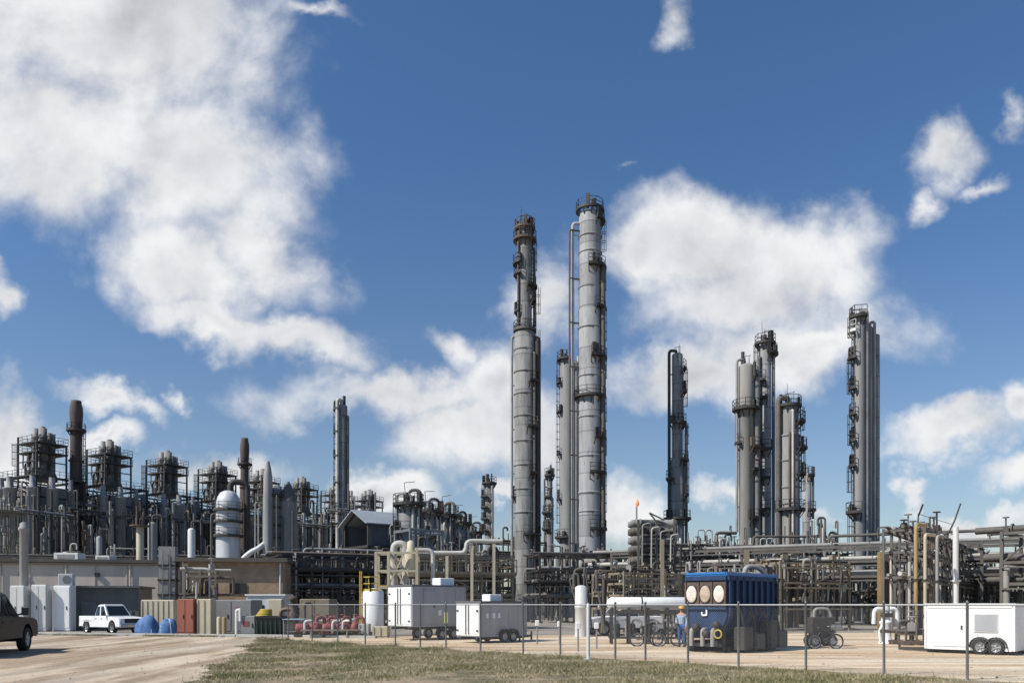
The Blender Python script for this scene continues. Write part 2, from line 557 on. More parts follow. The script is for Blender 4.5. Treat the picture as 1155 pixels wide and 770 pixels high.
def make_world():
    w = bpy.data.worlds.new('World')
    S.world = w
    w.use_nodes = True
    nt = w.node_tree
    N, L = nt.nodes, nt.links
    bg = N['Background']
    bg.inputs['Strength'].default_value = BG
    sky = N.new('ShaderNodeTexSky')
    sky.sky_type = 'NISHITA'
    sky.sun_disc = False
    sky.sun_elevation = EL
    sky.sun_rotation = math.atan2(sundir.x, sundir.y)
    sky.air_density = 1.0
    sky.dust_density = .8
    sky.ozone_density = 2.0
    tc = N.new('ShaderNodeTexCoord')

    def math_(op, a, b=None, c=None, clamp=False):
        n = N.new('ShaderNodeMath'); n.operation = op; n.use_clamp = clamp
        for i, x in enumerate((a, b, c)):
            if x is None:
                continue
            if isinstance(x, (int, float)):
                n.inputs[i].default_value = x
            else:
                L.new(x, n.inputs[i])
        return n.outputs[0]

    def vmath(op, a, b=None, out=0, scale=None):
        n = N.new('ShaderNodeVectorMath'); n.operation = op
        for i, x in enumerate((a, b)):
            if x is None:
                continue
            if isinstance(x, (tuple, list)):
                n.inputs[i].default_value = x
            else:
                L.new(x, n.inputs[i])
        if scale is not None:
            if isinstance(scale, (int, float)):
                n.inputs['Scale'].default_value = scale
            else:
                L.new(scale, n.inputs['Scale'])
        return n.outputs[out]

    def noise(vec, scale, detail=8, rough=.55, dist=0.):
        n = N.new('ShaderNodeTexNoise')
        n.inputs['Scale'].default_value = scale
        n.inputs['Detail'].default_value = detail
        n.inputs['Roughness'].default_value = rough
        n.inputs['Distortion'].default_value = dist
        L.new(vec, n.inputs['Vector'])
        return n

    def smooth(x, a, b, lo=0., hi=1.):
        n = N.new('ShaderNodeMapRange'); n.interpolation_type = 'SMOOTHSTEP'
        n.inputs['From Min'].default_value = a; n.inputs['From Max'].default_value = b
        n.inputs['To Min'].default_value = lo; n.inputs['To Max'].default_value = hi
        L.new(x, n.inputs['Value'])
        return n.outputs[0]

    sp = N.new('ShaderNodeSeparateXYZ')
    L.new(tc.outputs['Generated'], sp.inputs[0])
    yy = math_('MAXIMUM', sp.outputs['Y'], .08)
    u = math_('DIVIDE', sp.outputs['X'], yy)
    v = math_('DIVIDE', sp.outputs['Z'], yy)
    cb = N.new('ShaderNodeCombineXYZ')
    L.new(u, cb.inputs[0]); L.new(v, cb.inputs[1])
    uv = cb.outputs[0]
    # billowing edges: warp the direction before measuring the distance to each cloud
    wn = noise(uv, 5.0, 5, .55)
    wv = vmath('SUBTRACT', wn.outputs['Color'], (.5, .5, .5))
    wv = vmath('SCALE', wv, scale=.15)
    wn2 = noise(uv, 15.0, 5, .6)
    wv2 = vmath('SUBTRACT', wn2.outputs['Color'], (.5, .5, .5))
    wv2 = vmath('SCALE', wv2, scale=.07)
    uvw = vmath('ADD', vmath('ADD', uv, wv), wv2)
    #        px   py   rx   ry  rot  thickness
    blobs = [(120, 30, 215, 120, 0, 1), (205, 175, 160, 105, -25, 1), (70, 140, 130, 95, -20, 1), (275, 280, 100, 62, -30, 1), (205, 300, 110, 60, -30, .95),
             (320, 385, 100, 34, -18, .9), (240, 365, 90, 38, -20, .9),
             (460, 448, 150, 34, 3, .95), (520, 490, 100, 48, 5, 1), (560, 430, 60, 60, 0, .8), (505, 388, 54, 30, -30, .4), (610, 350, 60, 58, 0, .4), (590, 480, 60, 60, 0, .9),
             (800, 265, 130, 62, 0, 1), (905, 285, 98, 74, -20, 1), (720, 275, 60, 52, 0, .95), (890, 390, 140, 50, 5, .9), (760, 430, 110, 45, 0, .85), (950, 378, 62, 44, 0, .9),
             (1058, 175, 70, 56, 30, .35), (1030, 240, 50, 34, 50, -.1), (755, 28, 72, 44, 50, .05), (365, 2, 62, 22, 0, .1), (1145, 125, 34, 56, 0, -.1), (1120, 215, 60, 26, 30, -.3), (850, 330, 130, 60, 0, .9), (700, 170, 40, 20, 0, -.6),
             (1075, 490, 98, 30, 5, .95), (1160, 460, 42, 32, 0, .9), (1155, 530, 52, 26, 0, .9), (1022, 541, 30, 18, 0, .4), (1090, 584, 120, 16, 0, .6),
             (12, 480, 42, 62, 0, .95), (6, 312, 34, 34, 0, .3), (115, 452, 60, 24, -15, .5), (160, 470, 44, 20, -25, .1), (5, 545, 60, 42, 0, .9), (203, 467, 22, 24, 60, -.3), (100, 500, 60, 22, 0, .2),
             (245, 532, 85, 26, 0, .9), (440, 560, 58, 26, 0, .95), (700, 570, 55, 36, 0, .85), (820, 562, 36, 18, 0, .8), (905, 584, 50, 16, 0, .2), (560, 548, 55, 14, 0, .7), (630, 510, 50, 60, 0, .7)]
    d = None
    for (px, py, rx, ry, rot, th) in blobs:
        mp = N.new('ShaderNodeMapping')
        mp.vector_type = 'TEXTURE'
        mp.inputs['Location'].default_value = ((px - CX) / F, (HY - py) / F, 0)
        mp.inputs['Rotation'].default_value = (0, 0, math.radians(rot))
        mp.inputs['Scale'].default_value = (rx / F, ry / F, 1)
        L.new(uvw, mp.inputs['Vector'])
        ln = vmath('LENGTH', mp.outputs[0], out=1)
        ln = math_('ADD', ln, (1 - th) * .55)
        d = ln if d is None else math_('SMOOTH_MIN', d, ln, .22)
    base = math_('SUBTRACT', 1.23, d)                       # > 0 inside a cloud
    # the same field elsewhere on the dome (beside and behind the view) is plain noise
    nb = noise(uv, 6.5, 11, .575, .2)
    nlow = noise(uv, 3.2, 6, .5)
    dens = math_('ADD', base, math_('MULTIPLY', math_('SUBTRACT', nb.outputs['Fac'], .5), 1.65))
    base2 = math_('MULTIPLY', math_('SUBTRACT', nlow.outputs['Fac'], .5), .6)
    dens = math_('ADD', dens, base2)
    alpha = smooth(dens, -.08, .84)
    front = smooth(sp.outputs['Y'], .1, .3)
    alpha = math_('MULTIPLY', alpha, front)
    alpha = math_('MULTIPLY', alpha, .97)
    up = smooth(v, -.02, .05)
    alpha = math_('MULTIPLY', alpha, up)
    # relief: compare the field with itself a little way towards the sun
    uvs = vmath('ADD', uv, (-.03, .05, 0))
    nb2 = noise(uvs, 6.5, 7, .5, .2)
    rel = math_('SUBTRACT', nb.outputs['Fac'], nb2.outputs['Fac'])
    lit = math_('ADD', .78, math_('MULTIPLY', rel, 1.9))
    thick = smooth(dens, .45, 1.45)
    nl = smooth(nlow.outputs['Fac'], .35, .65)
    lit = math_('SUBTRACT', lit, math_('MULTIPLY', math_('MULTIPLY', thick, nl), .95))
    lit = math_('ADD', lit, .06, clamp=True)
    mx = N.new('ShaderNodeMix'); mx.data_type = 'RGBA'
    L.new(lit, mx.inputs[0])
    k = 1 / BG
    mx.inputs[6].default_value = (.42 * k, .435 * k, .475 * k, 1)
    mx.inputs[7].default_value = (.88 * k, .88 * k, .88 * k, 1)
    # tint of clear air
    el = smooth(v, .0, .62)
    tm = N.new('ShaderNodeMix'); tm.data_type = 'RGBA'
    L.new(el, tm.inputs[0])
    tm.inputs[6].default_value = (1.12, 1.10, 1.12, 1)
    tm.inputs[7].default_value = (.74, 1.04, 1.30, 1)
    tint = vmath('MULTIPLY', sky.outputs[0], tm.outputs[2])
    fin = N.new('ShaderNodeMix'); fin.data_type = 'RGBA'
    L.new(alpha, fin.inputs[0])
    L.new(tint, fin.inputs[6])
    L.new(mx.outputs[2], fin.inputs[7])
    L.new(fin.outputs[2], bg.inputs['Color'])


make_world()
S.view_settings.view_transform = 'Standard'
S.view_settings.look = 'None'
S.view_settings.exposure = .06
S.view_settings.gamma = 1

# ------------------------------------------------------------------ ground
g_yard = ground_mat('yard_gravel', (.22, .195, .16), (.28, .25, .205), (.34, .30, .25), .12)
g_sand = ground_mat('sandy_gravel', (.56, .405, .25), (.69, .53, .355), (.78, .66, .48), .13, (.6, 2.2, 1), rot=-.2, tracks=.22)
g_road = ground_mat('dirt_road', (.37, .27, .18), (.52, .41, .295), (.62, .52, .40), .3, (1, .22, 1), rot=.45, tracks=.3)
g_field = ground_mat('field_soil', (.15, .125, .07), (.24, .19, .115), (.36, .28, .185), .5)

E = 4000
sheet('ground', [(-E, -300), (E, -300), (E, E), (-E, E)], 0, g_yard)
# the fence line runs straight from the road verge to beyond the far end of the pad
FA, FB = Vector((-14.0, 44.0)), Vector((17.0, 14.8))


def fence_pt(t):
    return FA.lerp(FB, t)


sand = [(-13.5, 43.8), (17, 14.8), (40, -6), (80, 20), (75, 52), (48, 56), (16, 52), (3, 49), (-6, 48.5), (-12, 48)]
sheet('gravel_pad', sand, .004, g_sand)
def ragged(pts, amp, seed, step=.35):
    r = random.Random(seed)
    ph = [r.uniform(0, 6.3) for _ in range(6)]
    out = []
    acc = 0
    for a, b in zip(pts[:-1], pts[1:]):
        a, b = Vector(a), Vector(b)
        d = b - a
        n = max(1, int(d.length / step))
        t_ = Vector((-d.y, d.x)).normalized()
        for k in range(n):
            q = a.lerp(b, k / n)
            l = acc + d.length * k / n
            o = sum(math.sin(l * f_ + p_) * w_ for f_, p_, w_ in zip((.5, 1.1, 2.3, 4.1, 7.3, 11), ph, (.4, .35, .3, .25, .2, .12)))
            out.append((q.x + t_.x * o * amp, q.y + t_.y * o * amp))
        acc += d.length
    out.append(tuple(pts[-1]))
    return out


gcurve = [(-2.0, 0), (-6.4, 12), (-7.8, 18.8), (-9.2, 25.5), (-10.6, 31), (-11.9, 36.4), (-13.0, 41.5), (-13.7, 43.8)]
gcurve = ragged(gcurve, .45, 1)
road = [(-60, -20), (-4, -20)] + gcurve + [(-13.6, 45.6), (-22, 47.2), (-36, 51), (-60, 56)]
sheet('road', road, .008, g_road)
rv = [(-13.7, 43.8), (-8, 38.6), (-3, 33.7), (2, 28.9), (7, 24.0), (12, 19.3), (17, 14.6), (30, 2.4), (30, -20), (-4, -20)]
sheet('grass_field', ragged(rv[:8], .35, 2) + rv[8:] + gcurve, .012, g_field)

# grass blades
rng = np.random.default_rng(4)


def smooth_noise(x, y, s, seed):
    r = np.random.default_rng(seed)
    out = np.zeros_like(x)
    amp = 1.0
    for o in range(4):
        for k in range(3):
            a = r.uniform(0, 2 * PI); ph = r.uniform(0, 2 * PI)
            out += amp * np.sin((x * math.cos(a) + y * math.sin(a)) * s + ph) / 3
        s *= 2.1; amp *= .6
    return out


def make_grass():
    n = 560000
    y = 13 + (44.0 - 13) * rng.random(n) ** 1.25
    xl = np.interp(y, [p[1] for p in gcurve], [p[0] for p in gcurve])
    t = (y - 43.8) / (14.6 - 43.8)
    xr = -13.7 + t * 30.7
    x = xl + (xr - xl) * rng.random(n)
    x = x + rng.normal(0, .12, n) - .02
    pn = smooth_noise(x, y, .55, 7)
    pn2 = smooth_noise(x, y, 2.1, 19)
    keep = (rng.random(n) < np.clip(.5 + .55 * pn + .35 * pn2, .04, 1))
    edge = np.minimum(x - xl, xr - x)
    keep &= rng.random(n) < np.clip(.35 + edge * 1.4, .2, 1)
    xr0 = xr
    x, y, pn, edge = x[keep], y[keep], pn[keep], edge[keep]
    kx, ky = [], []
    for a, b in zip([(-40, 52.2), (-22, 47.8)], [(-22, 47.8), (-13.2, 45.8)]):
        m_ = 9000
        tt = rng.random(m_)
        off = np.abs(rng.normal(0, .35, m_))
        gx, gy = a[0] + (b[0] - a[0]) * tt, a[1] + (b[1] - a[1]) * tt - off
        kk = smooth_noise(gx, gy, .9, 33) > .05
        kx.append(gx[kk]); ky.append(gy[kk])
    ex, ey = np.concatenate(kx), np.concatenate(ky)
    xe = np.concatenate([xr0[keep] - x, np.ones_like(ex)])
    x, y = np.concatenate([x, ex]), np.concatenate([y, ey])
    pn = np.concatenate([pn, np.full_like(ex, .8)]); edge = np.concatenate([edge, np.ones_like(ex)])
    q2 = np.concatenate([pn2[keep], np.zeros_like(ex)])
    n = len(x)
    h = rng.uniform(.03, .085, n) * (1 + .5 * np.clip(pn, -1, 1))
    h *= 1 + .5 * np.clip(q2, -1, 1)
    tall = rng.random(n) < .012 + .05 * (edge < .5) * (xe < .8)
    h[tall] *= rng.uniform(1.8, 3.2, tall.sum())
    w = rng.uniform(.006, .014, n)
    a = rng.uniform(0, 2 * PI, n)
    lean = rng.normal(0, .55, (n, 2)) * h[:, None]
    V = np.zeros((n, 3, 3))
    dx, dy = np.cos(a) * w, np.sin(a) * w
    V[:, 0] = np.stack([x - dx, y - dy, np.full(n, .005)], 1)
    V[:, 1] = np.stack([x + dx, y + dy, np.full(n, .005)], 1)
    V[:, 2] = np.stack([x + lean[:, 0], y + lean[:, 1], h], 1)
    me = bpy.data.meshes.new('grass')
    me.vertices.add(n * 3)
    me.vertices.foreach_set('co', V.reshape(-1))
    me.loops.add(n * 3)
    me.loops.foreach_set('vertex_index', np.arange(n * 3, dtype=np.int32))
    me.polygons.add(n)
    me.polygons.foreach_set('loop_start', np.arange(n, dtype=np.int32) * 3)
    me.polygons.foreach_set('loop_total', np.full(n, 3, dtype=np.int32))
    me.update(calc_edges=True)
    m = bpy.data.materials.new('grass_blades')
    m.use_nodes = True
    nt = m.node_tree
    N, L = nt.nodes, nt.links
    b = N['Principled BSDF']
    b.inputs['Roughness'].default_value = .75
    tc = N.new('ShaderNodeTexCoord')
    ns = N.new('ShaderNodeTexNoise'); ns.inputs['Scale'].default_value = .45; ns.inputs['Detail'].default_value = 5
    L.new(tc.outputs['Object'], ns.inputs['Vector'])
    gi = N.new('ShaderNodeNewGeometry')
    ad = N.new('ShaderNodeMath'); ad.operation = 'MULTIPLY_ADD'
    L.new(gi.outputs['Random Per Island'], ad.inputs[0]); ad.inputs[1].default_value = .42
    L.new(ns.outputs['Fac'], ad.inputs[2])
    cr = N.new('ShaderNodeValToRGB')
    e = cr.color_ramp.elements
    e[0].position = .36; e[0].color = (.10, .125, .035, 1)
    e[1].position = .97; e[1].color = (.50, .42, .28, 1)
    q = e.new(.64); q.color = (.20, .185, .08, 1)
    q = e.new(.8); q.color = (.34, .28, .16, 1)
    L.new(ad.outputs[0], cr.inputs[0])
    L.new(cr.outputs[0], b.inputs['Base Color'])
    me.materials.append(m)
    o = bpy.data.objects.new('grass', me)
    COL.objects.link(o)
    struct(o, 'stuff')


make_grass()

# concrete kerb between road and plant
kb = MB()
kp = [(-40, 52.6), (-22, 48.2), (-13.2, 46.2), (-7.5, 44.6)]
for a, b in zip(kp[:-1], kp[1:]):
    n = int(math.dist(a, b) / 3)
    for k in range(n):
        p = Vector(a).lerp(Vector(b), k / n); q = Vector(a).lerp(Vector(b), (k + .985) / n)
        kb.bar((p.x, p.y, .06), (q.x, q.y, .06), .3, .16)
struct(kb.build('kerb', M['concrete'], bevel=.02))


# ------------------------------------------------------------------ generic plant pieces
def arcpts(r, a0, a1, step=1.1):
    n = max(2, int(abs(a1 - a0) * r / step))
    return [(r * math.cos(a0 + (a1 - a0) * k / n), r * math.sin(a0 + (a1 - a0) * k / n)) for k in range(n + 1)]


def ring_platform(root, r, z, ac=0, span=360, ext=.9, m='dark', rail_m='dark', toe=.3, kit=0, seed=0):
    a0, a1 = math.radians(ac - span / 2), math.radians(ac + span / 2)
    b = MB()
    b.ring(r, r + ext, z, a0, a1, .12)
    b.ring(r + ext - .05, r + ext + .03, z + toe * .55, a0, a1, toe)
    n = max(2, int((a1 - a0) / .6))
    for k in range(n + 1):
        a = a0 + (a1 - a0) * k / n
        c, s = math.cos(a), math.sin(a)
        b.bar(((r - .02) * c, (r - .02) * s, z - .9), ((r + ext * .9) * c, (r + ext * .9) * s, z - .1), .1)
    p = b.build('platform', M[m], root)
    h = MB()
    full = span >= 359
    h.rails(arcpts(r + ext - .03, a0, a1), z, False, 1.1, .035)
    h.build('handrail', M[rail_m], p)
    if kit:
        rr = random.Random(seed)
        for i in range(kit):
            k2 = MB()
            a = rr.uniform(a0, a1)
            rad = r + rr.uniform(.15, max(.2, ext - .2))
            hh = rr.uniform(.5, 1.5)
            k2.box((rad * math.cos(a), rad * math.sin(a), z + hh / 2), (rr.uniform(.2, .5), rr.uniform(.2, .5), hh), a)
            k2.build('equipment', M[m], p)
    return p


def tower(name, label, cat, px, D, segs, plats=(), m='jacket', risers=(), ladders=(), bands=(), mast=0, top_kit=0, group=None, n=24, neck=None, seed=0):
    """segs: (width_px, y_top_px) from the ground up; plats: (y_px, angle, span, ext, mat, kit)"""
    k = D / F * .89
    root = thing(name, label, cat, G(px, D), 0, group)
    prof = [(segs[0][0] * k / 2 * 1.12, 0), (segs[0][0] * k / 2 * 1.12, .6), (segs[0][0] * k / 2, .7)]
    z = .7
    R = []
    for i, (w, yt) in enumerate(segs):
        r = w * k / 2
        zt = ZH(yt, D)
        prof.append((r, z + .01))
        if i + 1 < len(segs):
            r2 = segs[i + 1][0] * k / 2
            prof.append((r, zt - abs(r - r2) * 1.3))
            prof.append((r2, zt))
        else:
            prof += [(r, zt - r * .5), (r * .92, zt - r * .28), (r * .7, zt - r * .12), (r * .35, zt - .03 * r), (r * .2, zt)]
        R.append((z, zt, r))
        z = zt

    def rad(zz):
        for a, b, r in R:
            if zz <= b + .01:
                return r
        return R[-1][2]
    b = MB()
    b.lathe(prof, n)
    for yb in bands:
        zz = ZH(yb, D)
        r = rad(zz)
        b.lathe([(r, zz - .12), (r + .07, zz - .1), (r + .07, zz + .1), (r, zz + .12)], n)
    b.build('shell', M[m], root)
    for i, pl in enumerate(plats):
        y, ac, span, ext = pl[:4]
        pm = pl[4] if len(pl) > 4 else 'dark'
        kit = pl[5] if len(pl) > 5 else 1
        zz = ZH(y, D)
        ring_platform(root, rad(zz + .2), zz, ac, span, ext * .74, pm, pm, .3, kit, seed * 17 + i)
    for (a, y0, y1) in ladders:
        z0, z1 = max(.3, ZH(y0, D)), ZH(y1, D)
        an = math.radians(a)
        r = max(rad(z0 + .1), rad(z1 - .2)) + .1
        MB().ladder(r * math.cos(an), r * math.sin(an), an, z0, z1).build('ladder', M['dark'], root)
    for (a, off, y0, y1, pr, pm, over) in risers:
        an = math.radians(a)
        z0, z1 = max(.3, ZH(y0, D)), ZH(y1, D)
        r = max(rad(z0 + .1), rad(min(z1, z) - .2)) + off
        c, s = math.cos(an), math.sin(an)
        pts = [(r * c, r * s, z0), (r * c, r * s, z1)]
        if over == 'neck':
            rt = R[-1][2]
            pts += [(rt * .25 * c, rt * .25 * s, z1), (rt * .25 * c, rt * .25 * s, z - .1)]
        elif over == 'in':
            rt = rad(z1)
            pts += [(rt * .8 * c, rt * .8 * s, z1)]
        q = MB()
        q.pipe(pts, pr, 10, pr * 2.6)
        zz = z0 + 3
        while zz < z1 - 1:
            q.bar((r * c, r * s, zz), (rad(zz) * .9 * c, rad(zz) * .9 * s, zz), .12)
            zz += 5.5
        q.build('pipe', M[pm], root)
    if mast:
        q = MB()
        rt = R[-1][2]
        for i in range(4):
            a = i * 1.7 + seed
            hh = mast * (1, .6, .45, .7)[i]
            q.cyl((rt * .5 * math.cos(a), rt * .5 * math.sin(a), z - .3), (rt * .5 * math.cos(a), rt * .5 * math.sin(a), z + hh), .05, .02, 6)
        q.bar((-rt * .5, 0, z + mast * .5), (rt * .6, 0, z + mast * .62), .05)
        q.build('mast', M['dark'], root)
    if top_kit:
        rr = random.Random(seed + 3)
        rt = R[-1][2]
        q = MB()
        for i in range(top_kit):
            a = rr.uniform(0, 2 * PI); r = rr.uniform(.1, .8) * rt
            q.cyl((r * math.cos(a), r * math.sin(a), z - .5), (r * math.cos(a), r * math.sin(a), z + rr.uniform(.4, 1.5)), rr.uniform(.1, .3), n=8)
        q.build('nozzle', M['dark'], root)
    return root


PIPES = ['pipe_g', 'pipe_g', 'pipe_d', 'pipe_l', 'pipe_d']


def rack(name, label, cat, px0, D0, px1, D1, W, levels, bay=5., pipes=4, rs=(.07, .18), jog=.12, bend=.5, seed=0, drums=0, risers=5, rtop=None, deck=(), fm='steel', pm=PIPES,
         group=None, cw=.22, brace=True, valves=6, ny=2, top_pipes=0, over=1.):
    rr = random.Random(seed * 101 + 7)
    A, B = G(px0, D0), G(px1, D1)
    d = B - A
    L = d.length
    root = thing(name, label, cat, A, math.atan2(d.y, d.x), group)
    nb = max(1, round(L / bay))
    top = max(levels)
    ys = [W * j / (ny - 1) for j in range(ny)]
    f = MB()
    for i in range(nb + 1):
        x = L * i / nb
        for y in ys:
            f.bar((x, y, 0), (x, y, top + .15), cw)
            f.box((x, y, .1), (.5, .5, .2))
        for z in levels:
            f.bar((x, ys[0], z), (x, ys[-1], z), cw * .8, cw * 1.1)
    for z in levels:
        for y in ys:
            f.bar((0, y, z + .003), (L, y, z + .003), cw * .7, cw)
    if brace:
        for i in range(nb):
            if rr.random() < .55:
                za, zb = ([0] + list(levels))[rr.randrange(len(levels))], 0
                zb = min([z for z in levels if z > za])
                x0, x1 = L * i / nb, L * (i + 1) / nb
                if rr.random() < .5:
                    x0, x1 = x1, x0
                f.bar((x0, ys[0], za), (x1, ys[0], zb), cw * .5)
    for z in levels:
        for i in range(int(L / 1.1)):
            x = rr.uniform(0, L); y = rr.choice([ys[0], ys[-1], rr.uniform(ys[0], ys[-1])])
            h = rr.uniform(.3, 1.0) * rr.choice([1, 1, -1])
            f.bar((x, y, z), (x, y, z + h), rr.uniform(.05, .12))
            if rr.random() < .4:
                f.box((x, y, z + h), (rr.uniform(.15, .4), rr.uniform(.15, .3), rr.uniform(.15, .35)))
        f.bar((0, ys[0] - .25, z - .35), (L, ys[0] - .25, z - .35), .06, .12)
    f.build('frame', M[fm], root)
    for li, z in enumerate(levels):
        np_ = pipes[li] if isinstance(pipes, (list, tuple)) else pipes
        for j in range(np_):
            r = rr.uniform(*rs)
            y = W * (j + .5) / np_ + rr.uniform(-.1, .1)
            x0, x1 = -rr.uniform(0, over), L + rr.uniform(0, over)
            zc = z + cw * .55 + r
            pts = [(x0, y, zc)]
            if rr.random() < jog:
                xj = rr.uniform(.2, .8) * L
                hj = rr.uniform(.6, 1.3)
                pts += [(xj, y, zc), (xj, y, zc + hj), (xj + rr.uniform(1, 2.5), y, zc + hj)]
                if rr.random() < .6:
                    pts += [(pts[-1][0], y, zc)]
                    pts += [(x1, y, zc)]
                else:
                    pts += [(x1, y, zc + hj)]
            else:
                if rr.random() < .3:
                    x1 = L * rr.uniform(.5, .9)
                    pts += [(x1, y, zc), (x1, y, max(.2, zc - rr.uniform(1.5, 4)))]
                else:
                    pts += [(x1, y, zc)]
            q = MB()
            q.pipe(pts, r, 8)
            if rr.random() < .6:
                xf = rr.uniform(.1, .9) * L
                q.cyl((xf, y, zc), (xf + .12, y, zc), r * 1.6, n=8)
            q.build('pipe', M[rr.choice(pm)], root)
    rt = rtop or top + 1.5
    for j in range(risers):
        x, y = rr.uniform(0, L), rr.uniform(-.3, W + .2)
        r = rr.uniform(*rs)
        z1 = rt * rr.uniform(.6, 1.05)
        dx, dy = rr.choice([(.7, 0), (-.7, 0), (0, .8), (0, .5)]) if rr.random() < bend else (0, 0)
        r *= .8
        pts = [(x, y, .2), (x, y, z1)]
        if dx or dy:
            pts += [(x + dx, y + dy, z1), (x + dx, y + dy, z1 - rr.uniform(.4, 1.4))]
        MB().pipe(pts, r, 8).build('riser', M[rr.choice(pm)], root)
    for j in range(drums):
        z = rr.choice(levels)
        r = rr.uniform(.45, .85)
        ln = rr.uniform(2.2, min(5, L * .7))
        x = rr.uniform(0, max(.1, L - ln))
        y = rr.uniform(r * .5, max(r, W - r))
        zc = z + cw * .5 + r + .2
        q = MB()
        q.lathe([(.01, -.35 * r), (r * .6, -.25 * r), (r, .1), (r, ln - .1), (r * .6, ln + .25 * r), (.01, ln + .35 * r)], 16, (x, y, zc), 'x')
        for s in (.25, .75):
            q.box((x + ln * s, y, z + .3), (.3, r * 1.4, .6))
        q.build('drum', M[rr.choice(['jacket3', 'silver', 'pipe_g'])], root)
    if valves:
        for j in range(valves):
            q = MB()
            x, y, z = rr.uniform(0, L), rr.uniform(-.2, W), rr.choice(levels) + .35
            h = rr.uniform(.4, 1.1)
            q.cyl((x, y, z - .2), (x, y, z + h), .06, n=6)
            q.torus((x, y, z + h), .22, .035, 'z', 10, 5)
            q.box((x, y, z), (.35, .3, .4), rr.uniform(0, 3))
            q.build('valve', M[rr.choice(['dark', 'steel', 'pipe_g'])], root)
    for z in deck:
        q = MB()
        q.box((L / 2, W / 2, z + cw * .6 + .02), (L + .5, W + .5, .08))
        p = q.build('deck', M[fm], root)
        MB().rails([(-.25, -.25), (L + .25, -.25), (L + .25, W + .25), (-.25, W + .25)], z + cw * .6 + .06, True, 1.1, .035, 1.5).build('handrail', M[fm], p)
    return root


